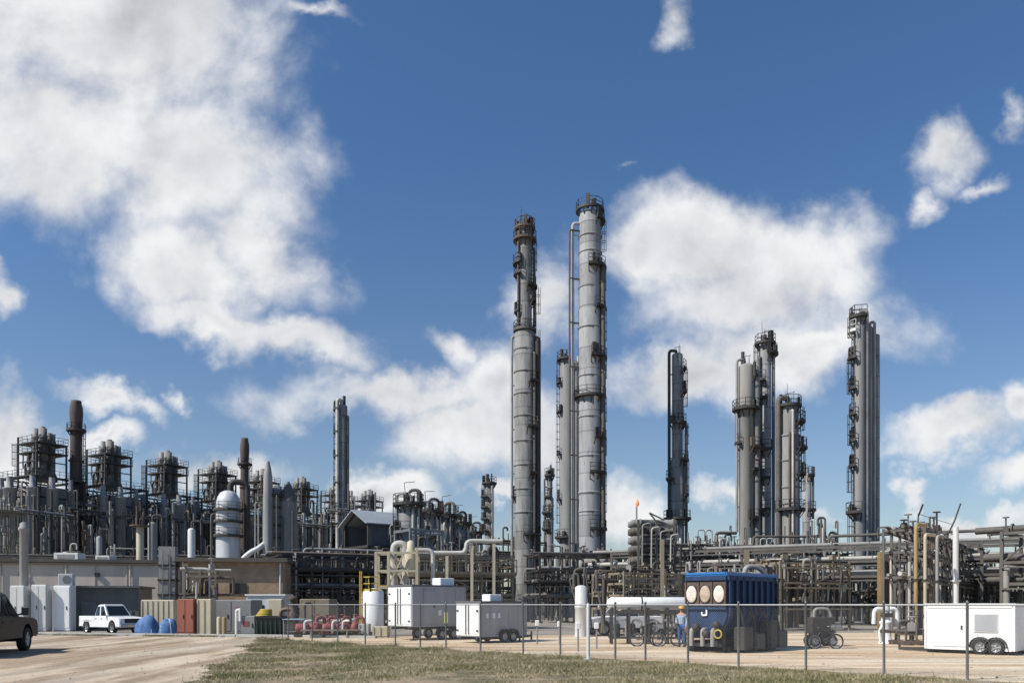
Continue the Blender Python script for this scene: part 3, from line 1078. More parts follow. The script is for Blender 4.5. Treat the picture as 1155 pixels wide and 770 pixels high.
# ------------------------------------------------------------------ cracking furnaces
def furnace():
    root = thing('furnace', 'nearest cracking furnace, just before the taller brown chimney', 'furnace', (0, 0, 0), 0, 'row of cracking furnaces')
    rr = random.Random(5)
    b = MB(); b.box((0, 0, 7.2), (6.4, 7.5, 8.4)); b.box((0, 0, 16), (5.4, 6.2, 9))
    for i in range(9):
        b.box((-3.2 + i * .8, -3.78, 7.2), (.16, .1, 8.4)); b.box((3.23, -3.7 + i * .92, 7.2), (.1, .16, 8.4))
    b.build('firebox', M['darkcol'], root)
    # arch and convection hopper
    h = MB()
    lo, hi = [(-1.3, -1.6), (1.3, -1.6), (1.3, 1.6), (-1.3, 1.6)], [(-.9, -1.2), (.9, -1.2), (.9, 1.2), (-.9, 1.2)]
    vs = [(x, y, 21.6) for x, y in lo] + [(x * 1.0, y, 22.4) for x, y in lo] + [(x, y, 23.6) for x, y in hi]
    h.add(vs, [(3, 2, 1, 0), (8, 9, 10, 11)] + [(k * 4 + i, k * 4 + (i + 1) % 4, k * 4 + 4 + (i + 1) % 4, k * 4 + 4 + i) for k in range(2) for i in range(4)])
    h.box((-1.5, -1.4, 22.6), (.7, .7, 1.6)); h.box((1.5, -1.2, 22.8), (.6, .7, 1.6))
    h.build('convection_box', M['steel'], root)
    for i in range(16):
        x, y = rr.uniform(-2.4, 2.3), rr.uniform(-2.3, -1.5)
        z0, z1 = rr.uniform(21.8, 24), rr.uniform(24.5, 27.5)
        MB().pipe([(x, y, z0), (x, y, z1), (x * .5, y + .8, z1)], rr.uniform(.06, .2), 6).build('pipe', M[rr.choice(['pipe_g', 'pipe_d', 'pipe_g', 'jacket2'])], root)
    for (x, y, r, mm) in ((-1.6, -5.6, .8, 'jacket'), (.9, -5.6, .9, 'tube_grey'), (4.9, -4.4, .75, 'jacket'), (5.6, -1.8, .85, 'tube_grey'), (5.6, 1.2, .6, 'jacket2'), (-3.9, -5.2, .4, 'tube_grey')):
        MB().lathe([(r * .5, 9.4), (r, 10.2), (r, 19.6), (r * 1.12, 19.65), (r * 1.12, 19.85), (r * .6, 19.9), (r * .5, 21.6)], 18, (x, y, 0)).build('exchanger_tube', M[mm], root)
    for (x, y, r, z, mm) in ((-1.35, -.7, .36, 29.4, 'jacket2'), (-.3, -1.0, .40, 30.0, 'pipe_g'), (.65, -.5, .44, 30.3, 'darkcol'), (1.55, -.7, .40, 29.9, 'steel'), (.1, .9, .4, 29.6, 'darkcol'), (1.2, .9, .38, 29.3, 'jacket2')):
        MB().lathe([(r, 22.6), (r, z - 1.6), (r * 1.25, z - 1.5), (r * 1.25, z - 1.2), (r, z - 1.1), (r, z), (r * .7, z)], 12, (x, y, 0)).build('flue', M[mm], root)
    f = MB()
    for x in (-2.7, 2.4):
        for y in (-2.4, 2.4):
            f.bar((x, y, 0), (x, y, 28.6 if x < 0 else 27.6), .22)
    for x in (-4.3, 4.3):
        for y in (-4.2, 4.2):
            f.bar((x, y, 0), (x, y, 21.8), .26)
    for z in (10.5, 18.6):
        for s in (-4.2, 4.2):
            f.bar((-4.3, s, z), (4.3, s, z), .2); f.bar((s * 4.3 / 4.2, -4.2, z), (s * 4.3 / 4.2, 4.2, z), .2)
    for z0, z1 in ((4, 12.2), (12.2, 18.6)):
        f.bar((-4.3, -4.2, z0), (-1, -4.2, z1), .14); f.bar((4.3, -4.2, z0), (4.3, 4.2, z1), .14)
    for z in (24.5,):
        f.bar((-2.7, -2.4, z), (2.4, -2.4, z), .16); f.bar((2.4, -2.4, z), (2.4, 2.4, z), .16)
    f.build('frame', M['dark'], root)
    for z, hx, hy in ((21.7, 4.6, 4.4), (25.9, 2.75, 2.5), (27.4, 2.75, 2.5)):
        d = MB()
        d.box((0, -hy + .6, z), (2 * hx, 1.2, .12)); d.box((0, hy - .6, z), (2 * hx, 1.2, .12))
        d.box((-hx + .6, 0, z + .002), (1.2, 2 * hy - 2.4, .12)); d.box((hx - .6, 0, z + .002), (1.2, 2 * hy - 2.4, .12))
        d.box((0, -hy, z + .06), (2 * hx, .06, .2)); d.box((hx, 0, z + .06), (.06, 2 * hy, .2))
        p = d.build('platform', M['dark'], root)
        MB().rails([(-hx, -hy), (hx, -hy), (hx, hy), (-hx, hy)], z, True, 1.15, .035, 1.3).build('handrail', M['dark'], p)
    MB().ladder(-3.0, -2.6, -PI / 2, 21.8, 27.6).build('ladder', M['dark'], root)
    MB().ladder(4.5, -3.2, -PI / 4, 12.2, 21.8).build('ladder', M['dark'], root)
    for i in range(24):
        x, y = rr.uniform(-4.8, 5.4), rr.uniform(-5.2, -3.6)
        r = rr.uniform(.06, .17)
        z0, z1 = rr.uniform(3, 10), rr.uniform(13, 21)
        pts = [(x, y, z0), (x, y, z1), (x + rr.uniform(-1.5, 1.5), y + 1.0, z1), (x + rr.uniform(-1, 1), y + 1.2, z1 - 1.5)]
        MB().pipe(pts, r, 8).build('pipe', M[rr.choice(['pipe_g', 'pipe_d', 'dark', 'dark', 'pipe_b', 'jacket2'])], root)
    for i in range(4):
        z = rr.uniform(10, 20.5)
        y = -4.5 - rr.random() * .5
        MB().pipe([(-4.6, y, z), (rr.uniform(-1, 2), y, z), (rr.uniform(2, 3), y, z + rr.uniform(-1, 1)), (5, y, z)], rr.uniform(.06, .12), 8).build('pipe', M[rr.choice(['pipe_g', 'pipe_d'])], root)
    return root


ROW = [(-75.6 + 5.7 * i, 128.6 + 10 * i) for i in range(8)]
ra = math.atan2(10, 5.7) - PI / 2
ford = ['nearest cracking furnace, its caged flues just before the taller brown chimney',
        'second furnace of the row, its caged flues just past the taller brown chimney',
        'third furnace of the row, midway between the two brown chimneys',
        'fourth furnace of the row, just short of the thinner brown chimney',
        'fifth furnace of the row, just behind the silver spire',
        'sixth furnace of the row, between the silver spire and the slender grey column',
        'seventh furnace of the row, its small flues beside the slender grey column',
        'eighth and farthest furnace of the row, behind the open gabled shed']
f0 = furnace()
for i, (x, y) in enumerate(ROW):
    if i == 0:
        f0.location = (x, y, 0); f0.rotation_euler = (0, 0, ra); f0['label'] = ford[0]
    else:
        dup(f0, (x, y, 0), ra, ford[i])
# walkways between the furnaces
wk0 = None
wlab = ['walkway bridge from the first furnace to the second, passing the taller chimney', 'walkway bridge between the second and third furnaces',
        'walkway bridge between the third and fourth furnaces', 'walkway bridge from the fourth furnace past the thinner chimney',
        'walkway bridge between the fifth and sixth furnaces', 'walkway bridge between the sixth and seventh furnaces']
for i in range(6):
    (x0, y0), (x1, y1) = ROW[i], ROW[i + 1]
    if wk0 is None:
        L_ = math.dist(ROW[0], ROW[1])
        wk0 = thing('walkway_bridge', wlab[0], 'walkway', (0, 0, 0), 0, 'walkways between the furnaces')
        b = MB(); b.box((L_ / 2, 0, 20.3), (L_ - 8.2, 1.3, .2)); b.bar((4.1, -.65, 19.8), (L_ - 4.1, -.65, 19.8), .2); b.bar((4.1, .65, 19.8), (L_ - 4.1, .65, 19.8), .2)
        dk = b.build('deck', M['dark'], wk0)
        MB().rails([(4.1, -.62), (L_ - 4.1, -.62)], 20.4, False, 1.1, .04).rails([(4.1, .62), (L_ - 4.1, .62)], 20.4, False, 1.1, .04).build('handrail', M['dark'], dk)
        MB().pipe([(2, -3.6, 18.2), (L_ - 2, -3.6, 18.2)], .3).build('pipe', M['pipe_g'], wk0)
        MB().pipe([(2, -3.9, 17.2), (L_ - 2, -3.9, 17.2)], .18).build('pipe', M['pipe_d'], wk0)
        wk = wk0
    else:
        wk = dup(wk0, (0, 0, 0), 0, wlab[i])
    wk.location = (x0, y0, 0)
    wk.rotation_euler = (0, 0, math.atan2(y1 - y0, x1 - x0))


# ------------------------------------------------------------------ chimneys
def chimney(label, px, D, ytop, w):
    k = D / F
    r = w * k / 2
    zt = ZH(ytop, D)
    root = thing('chimney', label, 'chimney', G(px, D), 0, 'brown chimneys among the furnaces')
    b = MB()
    b.lathe([(r * 1.5, 0), (r * 1.45, 8), (r * 1.08, zt * .55), (r, zt - 4.8), (r * 1.0, zt - 4.3), (r * 1.12, zt - 2.2), (r * 1.08, zt - 1.2), (r * .86, zt - .4), (r * .86, zt), (r * .7, zt), (r * .7, zt - 2)], 20)
    for z in (zt * .3, zt * .45, zt * .6, zt * .72):
        b.lathe([(r * 1.0, z - .1), (r * 1.3, z - .1), (r * 1.3, z + .1), (r * 1.0, z + .1)], 20)
    b.build('shaft', M['chimney'], root)
    ring_platform(root, r, zt - 4.9, 0, 360, .55, 'chimney', 'dark', .35, 0)
    MB().ladder(r * 1.25, -r * .3, -.3, 6, zt - 4.9).build('ladder', M['dark'], root)
    return root


chimney('taller dark brown chimney between the first two furnaces', 86, 132, 452, 12.5)
chimney('thinner brown chimney rising behind the domed silver vessel', 276, 150, 494, 9)

# ------------------------------------------------------------------ vessels in front of the furnaces
D = 100; k = D / F
t = thing('domed_vessel', 'silver domed vessel with a dark gooseneck pipe over its top', 'vessel', G(257.5, D), 0)
r = 13.2 * k
zt = ZH(553, D)
MB().lathe([(r * 1.05, 0), (r, .5), (r, zt - 2.0), (r * .97, zt - 1.4), (r * .86, zt - .8), (r * .64, zt - .3), (r * .35, zt - .05), (.05, zt)], 28).build('shell', M['silver'], t)
for y in (575, 588, 604):
    z = ZH(y, D)
    b = MB(); b.ring(r, r + .35, z, 0, 2 * PI, .18)
    p = b.build('platform', M['dark'], t)
    MB().rails(arcpts(r + .33, 0, 2 * PI), z, False, .9, .03).build('handrail', M['steel'], p)
MB().pipe([(.3, 0, zt - .2), (.3, 0, zt + 1.1), (2.2, .6, zt + 1.1), (2.2, .6, 4)], .38, 12, 1.1).build('gooseneck_pipe', M['dark'], t)
MB().pipe([(-1.9, -.6, 1), (-1.9, -.6, zt - 3), (-1.2, -.3, zt - 3)], .15).build('pipe', M['pipe_d'], t)

D = 98; k = D / F
t = thing('spire_vessel', 'silver vessel topped by a tall pointed spire duct', 'vessel', G(309, D), 0)
r = 12 * k
zt = ZH(546, D)
MB().lathe([(r * 1.05, 0), (r, .5), (r, zt - 1.6), (r * .9, zt - .8), (r * .6, zt - .2), (.05, zt)], 26).build('shell', M['jacket'], t)
MB().lathe([(.62, 3), (.6, 12.5), (.52, ZH(540, D)), (.38, ZH(531, D)), (.2, ZH(523, D))], 16, (-.2, -r - .45, 0)).build('spire', M['tube_grey'], t)
MB().lathe([(1.15, ZH(566, D)), (.9, ZH(556, D)), (.12, ZH(543, D))], 14, (r + .5, -.2, 0)).build('cone_cap', M['steel'], t)
MB().cyl((r + .5, -.2, 0), (r + .5, -.2, ZH(566, D)), 1.1, n=16).build('side_drum', M['darkcol'], t)
for y in (572, 592, 606):
    b = MB(); b.ring(r, r + .3, ZH(y, D), 0, 2 * PI, .2); b.build('band', M['dark'], t)
for x, y, z in ((-1.3, -1.9, 13.5), (.9, -1.9, 15.0), (1.4, -1.5, 12.5), (-1.9, -1.2, 14.2), (2.6, -1.2, 13.2)):
    MB().pipe([(x, y, .3), (x, y, z), (x * .6, y + .8, z)], .1, 8).build('pipe', M['pipe_d' if x > 0 else 'pipe_g'], t)
b = MB(); b.ring(r, r + .7, ZH(560, D), -2.6, .3, .14); p = b.build('platform', M['dark'], t)
MB().rails(arcpts(r + .67, -2.6, .3), ZH(560, D), False, 1.0, .035).build('handrail', M['dark'], p)
MB().pipe([(-.2, -r - .4, 9.5), (-1.2, -r - 1.2, 8.5), (-1.9, -r - 1.2, 8.2), (-3.2, -r - 1.2, 7.2), (-3.2, -r - 1.2, 2)], .32, 10).build('duct', M['silver'], t)


def small_vessel(label, px, D, ytop, w, m, capm=None, name='small_vessel'):
    k = D / F; r = w * k / 2; zt = ZH(ytop, D)
    t = thing(name, label, 'vessel', G(px, D), 0, 'small upright vessels')
    MB().lathe([(r * .9, 0), (r, .4), (r, zt - r * .7), (r * .8, zt - r * .3), (r * .4, zt - .05), (.02, zt)], 16).build('shell', M[m], t)
    MB().pipe([(0, 0, zt - .1), (0, 0, zt + .8), (1.0, .3, zt + .8), (1.0, .3, 2)], r * .22, 8).build('pipe', M['pipe_d'], t)
    if capm:
        q = MB(); rr = random.Random(int(px))
        q.ring(0.1, r + .7, zt, 0, 2 * PI, .15)
        for i in range(7):
            a = rr.uniform(0, 6.3); q.cyl((r * math.cos(a), r * math.sin(a), zt), (r * math.cos(a), r * math.sin(a), zt + rr.uniform(.8, 2.2)), .13, n=6)
        q.build('manifold', M[capm], t)
    return t


small_vessel('small beige vessel with a rusty manifold on top, in front of the furnaces', 158, 92, 592, 8, 'beige', 'rusty')
small_vessel('stubby white vessel between beige vessel and domed silver vessel', 216, 94, 595, 8, 'offwhite')
small_vessel('slim grey vessel beside the foot of the third furnace', 172, 96, 588, 10, 'jacket3')
small_vessel('thin silver vessel low in front of the second furnace', 112, 94, 604, 6, 'jacket')

# slender column by the shed
tower('process_column', 'slender grey column with platforms down one edge, rising behind the open gabled shed', 'column', 386, 132, [(13, 456)],
      [(462, 180, 150, .8), (488, 180, 140, .8), (515, 180, 140, .8), (545, 180, 150, .8), (575, 0, 360, 1.0)], 'jacket2',
      risers=[(-120, .3, 640, 452, .3, 'pipe_l', 'neck'), (-20, .25, 640, 470, .2, 'pipe_d', 'in')], ladders=[(170, 575, 462)], group='tall process columns', top_kit=2, seed=1)

# racks and structures of the furnace area
rack('pipe_rack', 'low pipe rack of silver and dark pipes above the grey-beige building', 'pipe rack', -25, 94, 190, 100, 4, [4.5, 6.2, 7.5], 4, [4, 5, 6], (.06, .17), seed=1, risers=30, rtop=9, drums=0, group='pipe racks of the plant', over=2, valves=20, pm=['pipe_l', 'pipe_g', 'pipe_d', 'dark', 'pipe_b'])
rack('pipe_rack', 'low pipe rack above the tan brick building', 'pipe rack', 186, 98, 395, 106, 4, [4.5, 6.2, 7.6], 4, [4, 5, 6], (.06, .17), seed=2, risers=26, rtop=9, drums=0, group='pipe racks of the plant', over=2, valves=18, pm=['pipe_g', 'pipe_d', 'dark', 'pipe_b'])
G_ST = 'steel process structures'
rack('steel_structure', 'steel structure of pipes between the taller chimney and second furnace', 'steel structure', 88, 121, 150, 130, 5, [8, 16], 3.2, 2, (.08, .34), seed=3, risers=22, rtop=18.5, drums=0, deck=(), fm='dark', group=G_ST, valves=8, pm=['pipe_g', 'pipe_d', 'dark', 'tube_grey', 'jacket3', 'pipe_b', 'jacket2'], bend=.2, cw=.13)
rack('steel_structure', 'steel structure of pipes between the third furnace and domed vessel', 'steel structure', 160, 132, 238, 142, 5, [8, 16.5], 3.2, 2, (.08, .34), seed=4, risers=22, rtop=19, drums=0, deck=(), fm='dark', group=G_ST, valves=8, pm=['pipe_g', 'pipe_d', 'dark', 'tube_grey', 'jacket3', 'pipe_b', 'jacket2'], bend=.2, cw=.13)
rack('steel_structure', 'steel structure of pipes behind the domed silver vessel', 'steel structure', 232, 146, 305, 156, 5, [8, 17], 3.2, 2, (.08, .34), seed=5, risers=22, rtop=21, drums=0, deck=(), fm='dark', group=G_ST, valves=8, pm=['pipe_g', 'pipe_d', 'dark', 'tube_grey', 'jacket3', 'pipe_b', 'jacket2'], bend=.2, cw=.13)
rack('steel_structure', 'steel structure of pipes between the spire vessel and the gabled shed', 'steel structure', 318, 128, 392, 138, 5, [7, 15], 3.2, 2, (.08, .34), seed=6, risers=22, rtop=19, drums=0, deck=(), fm='dark', group=G_ST, valves=8, pm=['pipe_g', 'pipe_d', 'dark', 'tube_grey', 'jacket3', 'pipe_b', 'jacket2'], bend=.2, cw=.13)
rack('steel_structure', 'steel structure with decks under the nearest furnace', 'steel structure', 24, 112, 84, 120, 5, [8, 15], 3.2, 2, (.08, .34), seed=8, risers=22, rtop=18, drums=0, deck=(), fm='dark', group=G_ST, valves=8, pm=['pipe_g', 'pipe_d', 'dark', 'tube_grey', 'jacket3', 'pipe_b', 'jacket2'], bend=.2, cw=.13)
rack('steel_structure', 'stepped tan steel structure at the open end of the furnace row', 'steel structure', -2, 106, 30, 109, 5, [5.5, 8.5, 11.5, 14.2], 2.2, 2, (.07, .2), seed=7, risers=16, rtop=17, drums=0, deck=(8.5, 14.2), fm='tan', group=G_ST, valves=8, pm=['pipe_l', 'pipe_b', 'pipe_g', 'tan'], bend=.3, cw=.18)
rack('steel_structure', 'dark steel structure with small stacks behind the open gabled shed', 'steel structure', 390, 120, 425, 124, 5, [6, 10, 14, 16], 3.2, 2, (.07, .2), seed=9, risers=16, rtop=19.5, drums=0, deck=(), fm='dark', group=G_ST, valves=8, pm=['pipe_g', 'pipe_d', 'dark', 'tube_grey', 'jacket3', 'pipe_b', 'jacket2'], bend=.2, cw=.13)

# ------------------------------------------------------------------ open gabled shed on a steel deck
sa = math.atan2(.6, .8)
c0 = G(388, 97)
t = thing('gabled_shed', 'open-ended dark shed with a pale gabled roof on a steel deck', 'shed', c0, sa)
w, Ls = 6.6, 5.6     # local y runs from 0 to -w (towards camera), x along the ridge
zf_, ze, za = 8.7, 11.3, 12.9
q = MB()
q.box((Ls / 2, -w + .06, (zf_ + ze) / 2), (Ls - .2, .12, ze - zf_)); q.box((Ls / 2, -.06, (zf_ + ze) / 2), (Ls - .2, .12, ze - zf_))
q.box((Ls - .2, -w / 2, (zf_ + ze) / 2), (.12, w - .3, ze - zf_))
q.add([(Ls - .25, 0, ze), (Ls - .25, -w, ze), (Ls - .25, -w / 2, za)], [(0, 1, 2)])
for i in range(15):
    q.box((.3 + i * .35, -w - .02, (zf_ + ze) / 2), (.1, .05, ze - zf_))
q.build('wall', M['corr'], t)
q = MB()
for s in (0, 1):
    y0 = -w / 2; y1 = .5 if s == 0 else -w - .5
    zl = ze - .22
    q.add([(-.6, y0, za), (Ls + .4, y0, za), (Ls + .4, y1, zl), (-.6, y1, zl), (-.6, y0, za + .14), (Ls + .4, y0, za + .14), (Ls + .4, y1, zl + .14), (-.6, y1, zl + .14)],
          [(0, 1, 2, 3), (7, 6, 5, 4), (0, 4, 5, 1), (1, 5, 6, 2), (2, 6, 7, 3), (3, 7, 4, 0)])
q.build('roof', mat('pale_sheet_roof', (.27, .295, .32), .6, 0, .12, .4, 0, .06), t)
q = MB()
for x in (.1, Ls - .4):
    for y in (-.2, -w + .2):
        q.bar((x, y, 0), (x, y, ze), .3)
    q.bar((x, 0, ze), (x, -w / 2, za), .2); q.bar((x, -w, ze), (x, -w / 2, za), .2)
q.box((Ls / 2, -w / 2, zf_ - .15), (Ls + .6, w + .6, .3))
for x in (Ls * .33, Ls * .66):
    for y in (-.2, -w + .2):
        q.bar((x, y, 0), (x, y, zf_ - .3), .3)
for z in (3, 5.8):
    q.bar((0, -w + .2, z), (Ls, -w + .2, z), .2); q.bar((.1, -.2, z), (.1, -w + .2, z), .2)
q.build('frame', M['dark'], t)
q = MB(); q.lathe([(.6, 0), (.6, 1.9)], 14, (3.0, -w / 2, zf_ + 1.0), 'x'); q.box((3.6, -w / 2, zf_ + .3), (3.0, 2, .6)); q.build('compressor', M['dark'], t)

# ------------------------------------------------------------------ dark pipeways left of the trailers
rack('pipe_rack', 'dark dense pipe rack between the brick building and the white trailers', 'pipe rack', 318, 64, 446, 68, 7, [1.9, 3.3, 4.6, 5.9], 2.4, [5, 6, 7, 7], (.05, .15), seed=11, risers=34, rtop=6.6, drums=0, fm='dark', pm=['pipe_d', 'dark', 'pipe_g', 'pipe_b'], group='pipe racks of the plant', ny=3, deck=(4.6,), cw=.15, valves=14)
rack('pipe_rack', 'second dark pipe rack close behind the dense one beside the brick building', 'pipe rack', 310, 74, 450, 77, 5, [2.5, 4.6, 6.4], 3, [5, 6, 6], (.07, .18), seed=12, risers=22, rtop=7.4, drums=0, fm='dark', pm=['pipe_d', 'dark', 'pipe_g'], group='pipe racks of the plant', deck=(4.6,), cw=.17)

# ------------------------------------------------------------------ low buildings
a, b2 = G(-120, 62), G(178, 66)
L_ = (b2 - a).length
t = thing('long_building', 'long low grey-beige building with a dark roof edge', 'building', a, math.atan2((b2 - a).y, (b2 - a).x))
zt = 5.3
q = MB(); q.box((L_ / 2, 5, zt / 2), (L_, 10, zt))
for i in range(1, 8):
    q.box((i * L_ / 8, -.02, zt / 2), (.09, .05, zt))
q.build('wall', M['wall'], t)
MB().box((L_ / 2, 5, zt + .12), (L_ + .5, 10.5, .24)).build('roof', M['wallroof'], t)
MB().bar((.2, -.16, zt - .12), (L_ - .2, -.16, zt - .12), .14, .16).build('gutter', M['wallroof'], t)
for x in (L_ * .47, L_ * .76):
    MB().box((x, -.1, 4.3), (.35, .18, .3)).build('wall_lamp', M['black'], t)
for i in (3, 5, 7):
    MB().cyl((i * L_ / 8 + .3, -.1, .1), (i * L_ / 8 + .3, -.1, zt - .15), .06, n=6).build('downpipe', M['wall'], t)
rr = random.Random(3)
for i, (fx, fy, sx, sz, lab) in enumerate(((.60, 2, 2.0, .6, 'low pale box unit on the grey-beige building roof, nearest the thick grey pillar'), (.72, 3, 1.2, .45, 'smaller pale box unit on the grey-beige building roof'))):
    p = a + (b2 - a) * fx
    tt = thing('roof_unit', lab, 'roof unit', (p.x, p.y + fy, zt + .24), 0, 'units on the low roof')
    MB().cbox((0, 0, sz / 2), (sx, 1.2, sz)).build('casing', M['offwhite'], tt)
    MB().box((0, -.61, sz / 2), (sx * .7, .03, sz * .5)).build('grille', M['boxgrey'], tt)

a, b2 = G(76, 57.5), G(156, 58.5)
L_ = (b2 - a).length
t = thing('metal_shed', 'dark grey corrugated lean-to against the grey-beige building', 'shed', a, math.atan2((b2 - a).y, (b2 - a).x))
MB().box((L_ / 2, 2.2, 1.55), (L_, 4.4, 3.1)).build('wall', M['corr'], t)
MB().box((L_ / 2, 2.1, 3.17), (L_ + .4, 5.0, .14)).build('roof', M['roofgrey'], t)
MB().box((L_ * .3, -.03, 1.05), (1.0, .06, 2.1)).build('door', M['roofgrey'], t)
tt = thing('air_conditioner', 'pale air conditioner on the roof of the corrugated lean-to', 'air conditioner', G(67, 58.8) + Vector((.3, .4, 3.24)), .3)
MB().cbox((0, 0, .45), (.95, .7, .9)).build('casing', M['offwhite'], tt)
q = MB(); q.lathe([(.3, 0), (.3, .04), (.05, .05)], 16, (.1, -.36, .48), 'y'); q.build('fan_grille', M['boxgrey'], tt)

a, b2 = G(203, 60), G(321, 61)
L_ = (b2 - a).length
t = thing('brick_building', 'tan brick building with a flat overhanging roof', 'building', a, math.atan2((b2 - a).y, (b2 - a).x))
zt = 5.1
MB().box((L_ / 2, 4, zt / 2), (L_, 8, zt)).build('wall', M['brick'], t)
MB().box((L_ / 2, 3.9, zt + .15), (L_ + .5, 8.8, .3)).build('roof', M['wallroof'], t)
MB().box((L_ / 2, -.03, .5), (L_ + .04, .1, 1.0)).build('plinth', M['concrete'], t)
MB().box((L_ * .8, -.03, 1.15), (1.0, .08, 2.3)).build('door', M['offwhite'], t)
MB().box((L_ * .55, -.03, 3.1), (1.2, .08, .8)).build('window', M['glass'], t)
for x in (.25, L_ - .3):
    MB().cyl((x, -.12, .1), (x, -.12, zt - .05), .07, n=8).build('downpipe', M['offwhite'], t)

t = thing('site_cabin', 'long low white cabin at the foot of the brick building', 'cabin', G(283, 55.5), 0.02)
MB().cbox((1.0, 1, 1.25), (2.6, 2, 2.5)).build('body', M['offwhite'], t)
MB().box((1.0, 1, 2.55), (2.8, 2.2, .1)).build('roof', M['white'], t)
MB().box((.5, -.02, 1.5), (.8, .05, .7)).build('window', M['glass'], t)

# pipes and poles in front of the brick building
rack('pipe_stand', 'rusty pipe stand of upright pipes against the brick building', 'pipe stand', 208, 56, 243, 56.5, 1.2, [2.4, 4.2], 1.1, 2, (.06, .13), seed=21, risers=7, rtop=5, fm='tan', pm=['pipe_b', 'pipe_d', 'rusty', 'pipe_l'], cw=.12, valves=4)
t = thing('vent_pillar', 'thick pale grey pillar with a flat cap before the grey-beige building', 'pillar', G(27, 56), 0)
MB().lathe([(.32, 0), (.28, .3), (.27, 7.0), (.36, 7.1), (.36, 7.25), (.27, 7.3), (.26, 7.55), (.1, 7.65)], 18).build('shaft', M['pipe_g'], t)
MB().box((0, 0, .12), (1.0, 1.0, .24)).build('footing', M['concrete'], t)
t = thing('vent_pillar', 'grey square duct tower between grey-beige and brick buildings', 'duct', G(190, 60), .2)
MB().box((0, 0, 3.1), (1.15, 1.15, 6.2)).build('shaft', M['pipe_g'], t)
q = MB()
for z in (1.5, 2.6, 3.7, 4.8):
    q.box((0, 0, z), (1.3, 1.3, .12))
q.build('band', M['dark'], t)
MB().ladder(0, -.7, -PI / 2, .3, 6, False).build('ladder', M['midsteel'], t)


def cabinet(label, px0, px1, ytop, D, depth=1.0, m='offwhite', cat='cabinet', name='cabinet', rz=0., doors=2, group=None, z0=0.08, trim='boxgrey'):
    k = D / F
    w = (px1 - px0) * k
    zt = ZH(ytop, D)
    t = thing(name, label, cat, G((px0 + px1) / 2, D), rz, group)
    MB().cbox((0, depth / 2, (zt + z0) / 2), (w, depth, zt - z0), .04).build('body', M[m], t)
    MB().box((0, depth / 2, z0 / 2), (w * .96, depth * .94, z0)).build('base', M['concrete'], t)
    for i in range(doors):
        x = -w / 2 + w * (i + .5) / doors
        d = MB().box((x, -.012, (zt + z0) / 2 + .02), (w / doors * .9, .03, (zt - z0) * .9)).build('door', M[m], t)
        MB().box((x + w / doors * .3, -.045, (zt + z0) / 2), (.04, .05, .25)).build('handle', M['dark'], d)
    if doors == 0:
        q = MB()
        nr = max(2, int(w / .32))
        for i in range(nr + 1):
            q.box((-w / 2 + .05 + (w - .1) * i / nr, -.02, (zt + z0) / 2), (.07, .05, (zt - z0) * .94))
        q.build('rib', M[m], t)
    return t


GC = 'white electrical cabinets by the grey-beige building'
cabinet('white electrical cabinet beneath the thick grey pillar, partly behind the dark pickup', 11, 27, 660, 55, .8, 'offwhite', group=GC)
cabinet('white electrical cabinet standing between the pillar and the tall end cabinet', 35, 52, 659, 55.5, .8, 'offwhite', group=GC)
cabinet('tall white electrical cabinet at the corner of the corrugated lean-to', 60, 79, 660, 56, .8, 'white', group=GC, doors=1)


# ------------------------------------------------------------------ yard clutter along the kerb
def tarp_heap(label, px, D, w, h):
    k = D / F
    t = thing('tarped_heap', label, 'tarp', G(px, D), 0, 'blue tarped heaps')
    rr = np.random.default_rng(int(px))
    vs, fs = [], []
    nr, na = 9, 26
    W2 = w * k / 2
    for i in range(nr):
        f_ = i / (nr - 1)
        for j in range(na):
            a = 2 * PI * j / na
            rad = W2 * math.cos(f_ * PI / 2) ** .6 if i < nr - 1 else 0
            wob = 1 + .09 * math.sin(3 * a + px) + .06 * math.sin(7 * a + i) + rr.normal(0, .05)
            vs.append((rad * wob * math.cos(a), .8 * rad * wob * math.sin(a), .02 + h * math.sin(f_ * PI / 2) * (1 + .08 * math.sin(2 * a + px))))
    for i in range(nr - 1):
        for j in range(na):
            q = (j + 1) % na
            fs.append((i * na + j, i * na + q, (i + 1) * na + q, (i + 1) * na + j))
    MB().add(vs, fs, True).build('tarpaulin', M['tarp'], t)
    q = MB()
    for a in (.6, 2.2):
        pts = [(W2 * 1.02 * math.cos(s) * math.cos(a), W2 * .84 * math.cos(s) * math.sin(a), h * 1.04 * math.sin(s)) for s in np.linspace(.05, PI - .05, 16)]
        q.tube(pts, .018, 5)
    q.build('rope', M['offwhite'], t)


tarp_heap('larger blue tarped heap beside the white pickup', 167, 49.5, 26, 1.15)
tarp_heap('smaller blue tarped heap leaning by the rust-red locker', 190, 48.8, 20, .95)
cabinet('cream panelled crate behind the blue tarped heaps', 159, 196, 676, 53, 1.2, 'boxbeige', 'crate', 'storage_crate', doors=0)
cabinet('rust-red metal locker beside the blue tarped heap', 198, 220, 675, 48.5, 1.3, 'rust_red', 'locker', 'storage_locker', rz=-.25, doors=2)
cabinet('tall beige slatted crate against the rust-red locker', 222, 238, 675, 48.5, .9, 'boxbeige', 'crate', 'storage_crate', doors=0)
cabinet('grey storage container between the beige crate and the short cabinet', 239, 284, 676, 51, 2.2, 'boxgrey', 'container', 'storage_container', doors=2)
GB = 'bollards in front of the grey container'
for px, m, lab in ((247, 'boxbeige', 'cream bollard before the grey container'), (253, 'ochre', 'ochre bollard next to the cream one')):
    t = thing('bollard', lab, 'bollard', G(px, 47.8), 0, GB)
    MB().lathe([(.13, 0), (.13, 1.05), (.1, 1.13), (.02, 1.16)], 12).build('post', M[m], t)
    MB().ring(.05, .24, .06, 0, 2 * PI, .06).build('base', M['concrete'], t)
t = thing('standpipe', 'white standpipe beside the short grey cabinet', 'standpipe', G(267, 47.3), 0)
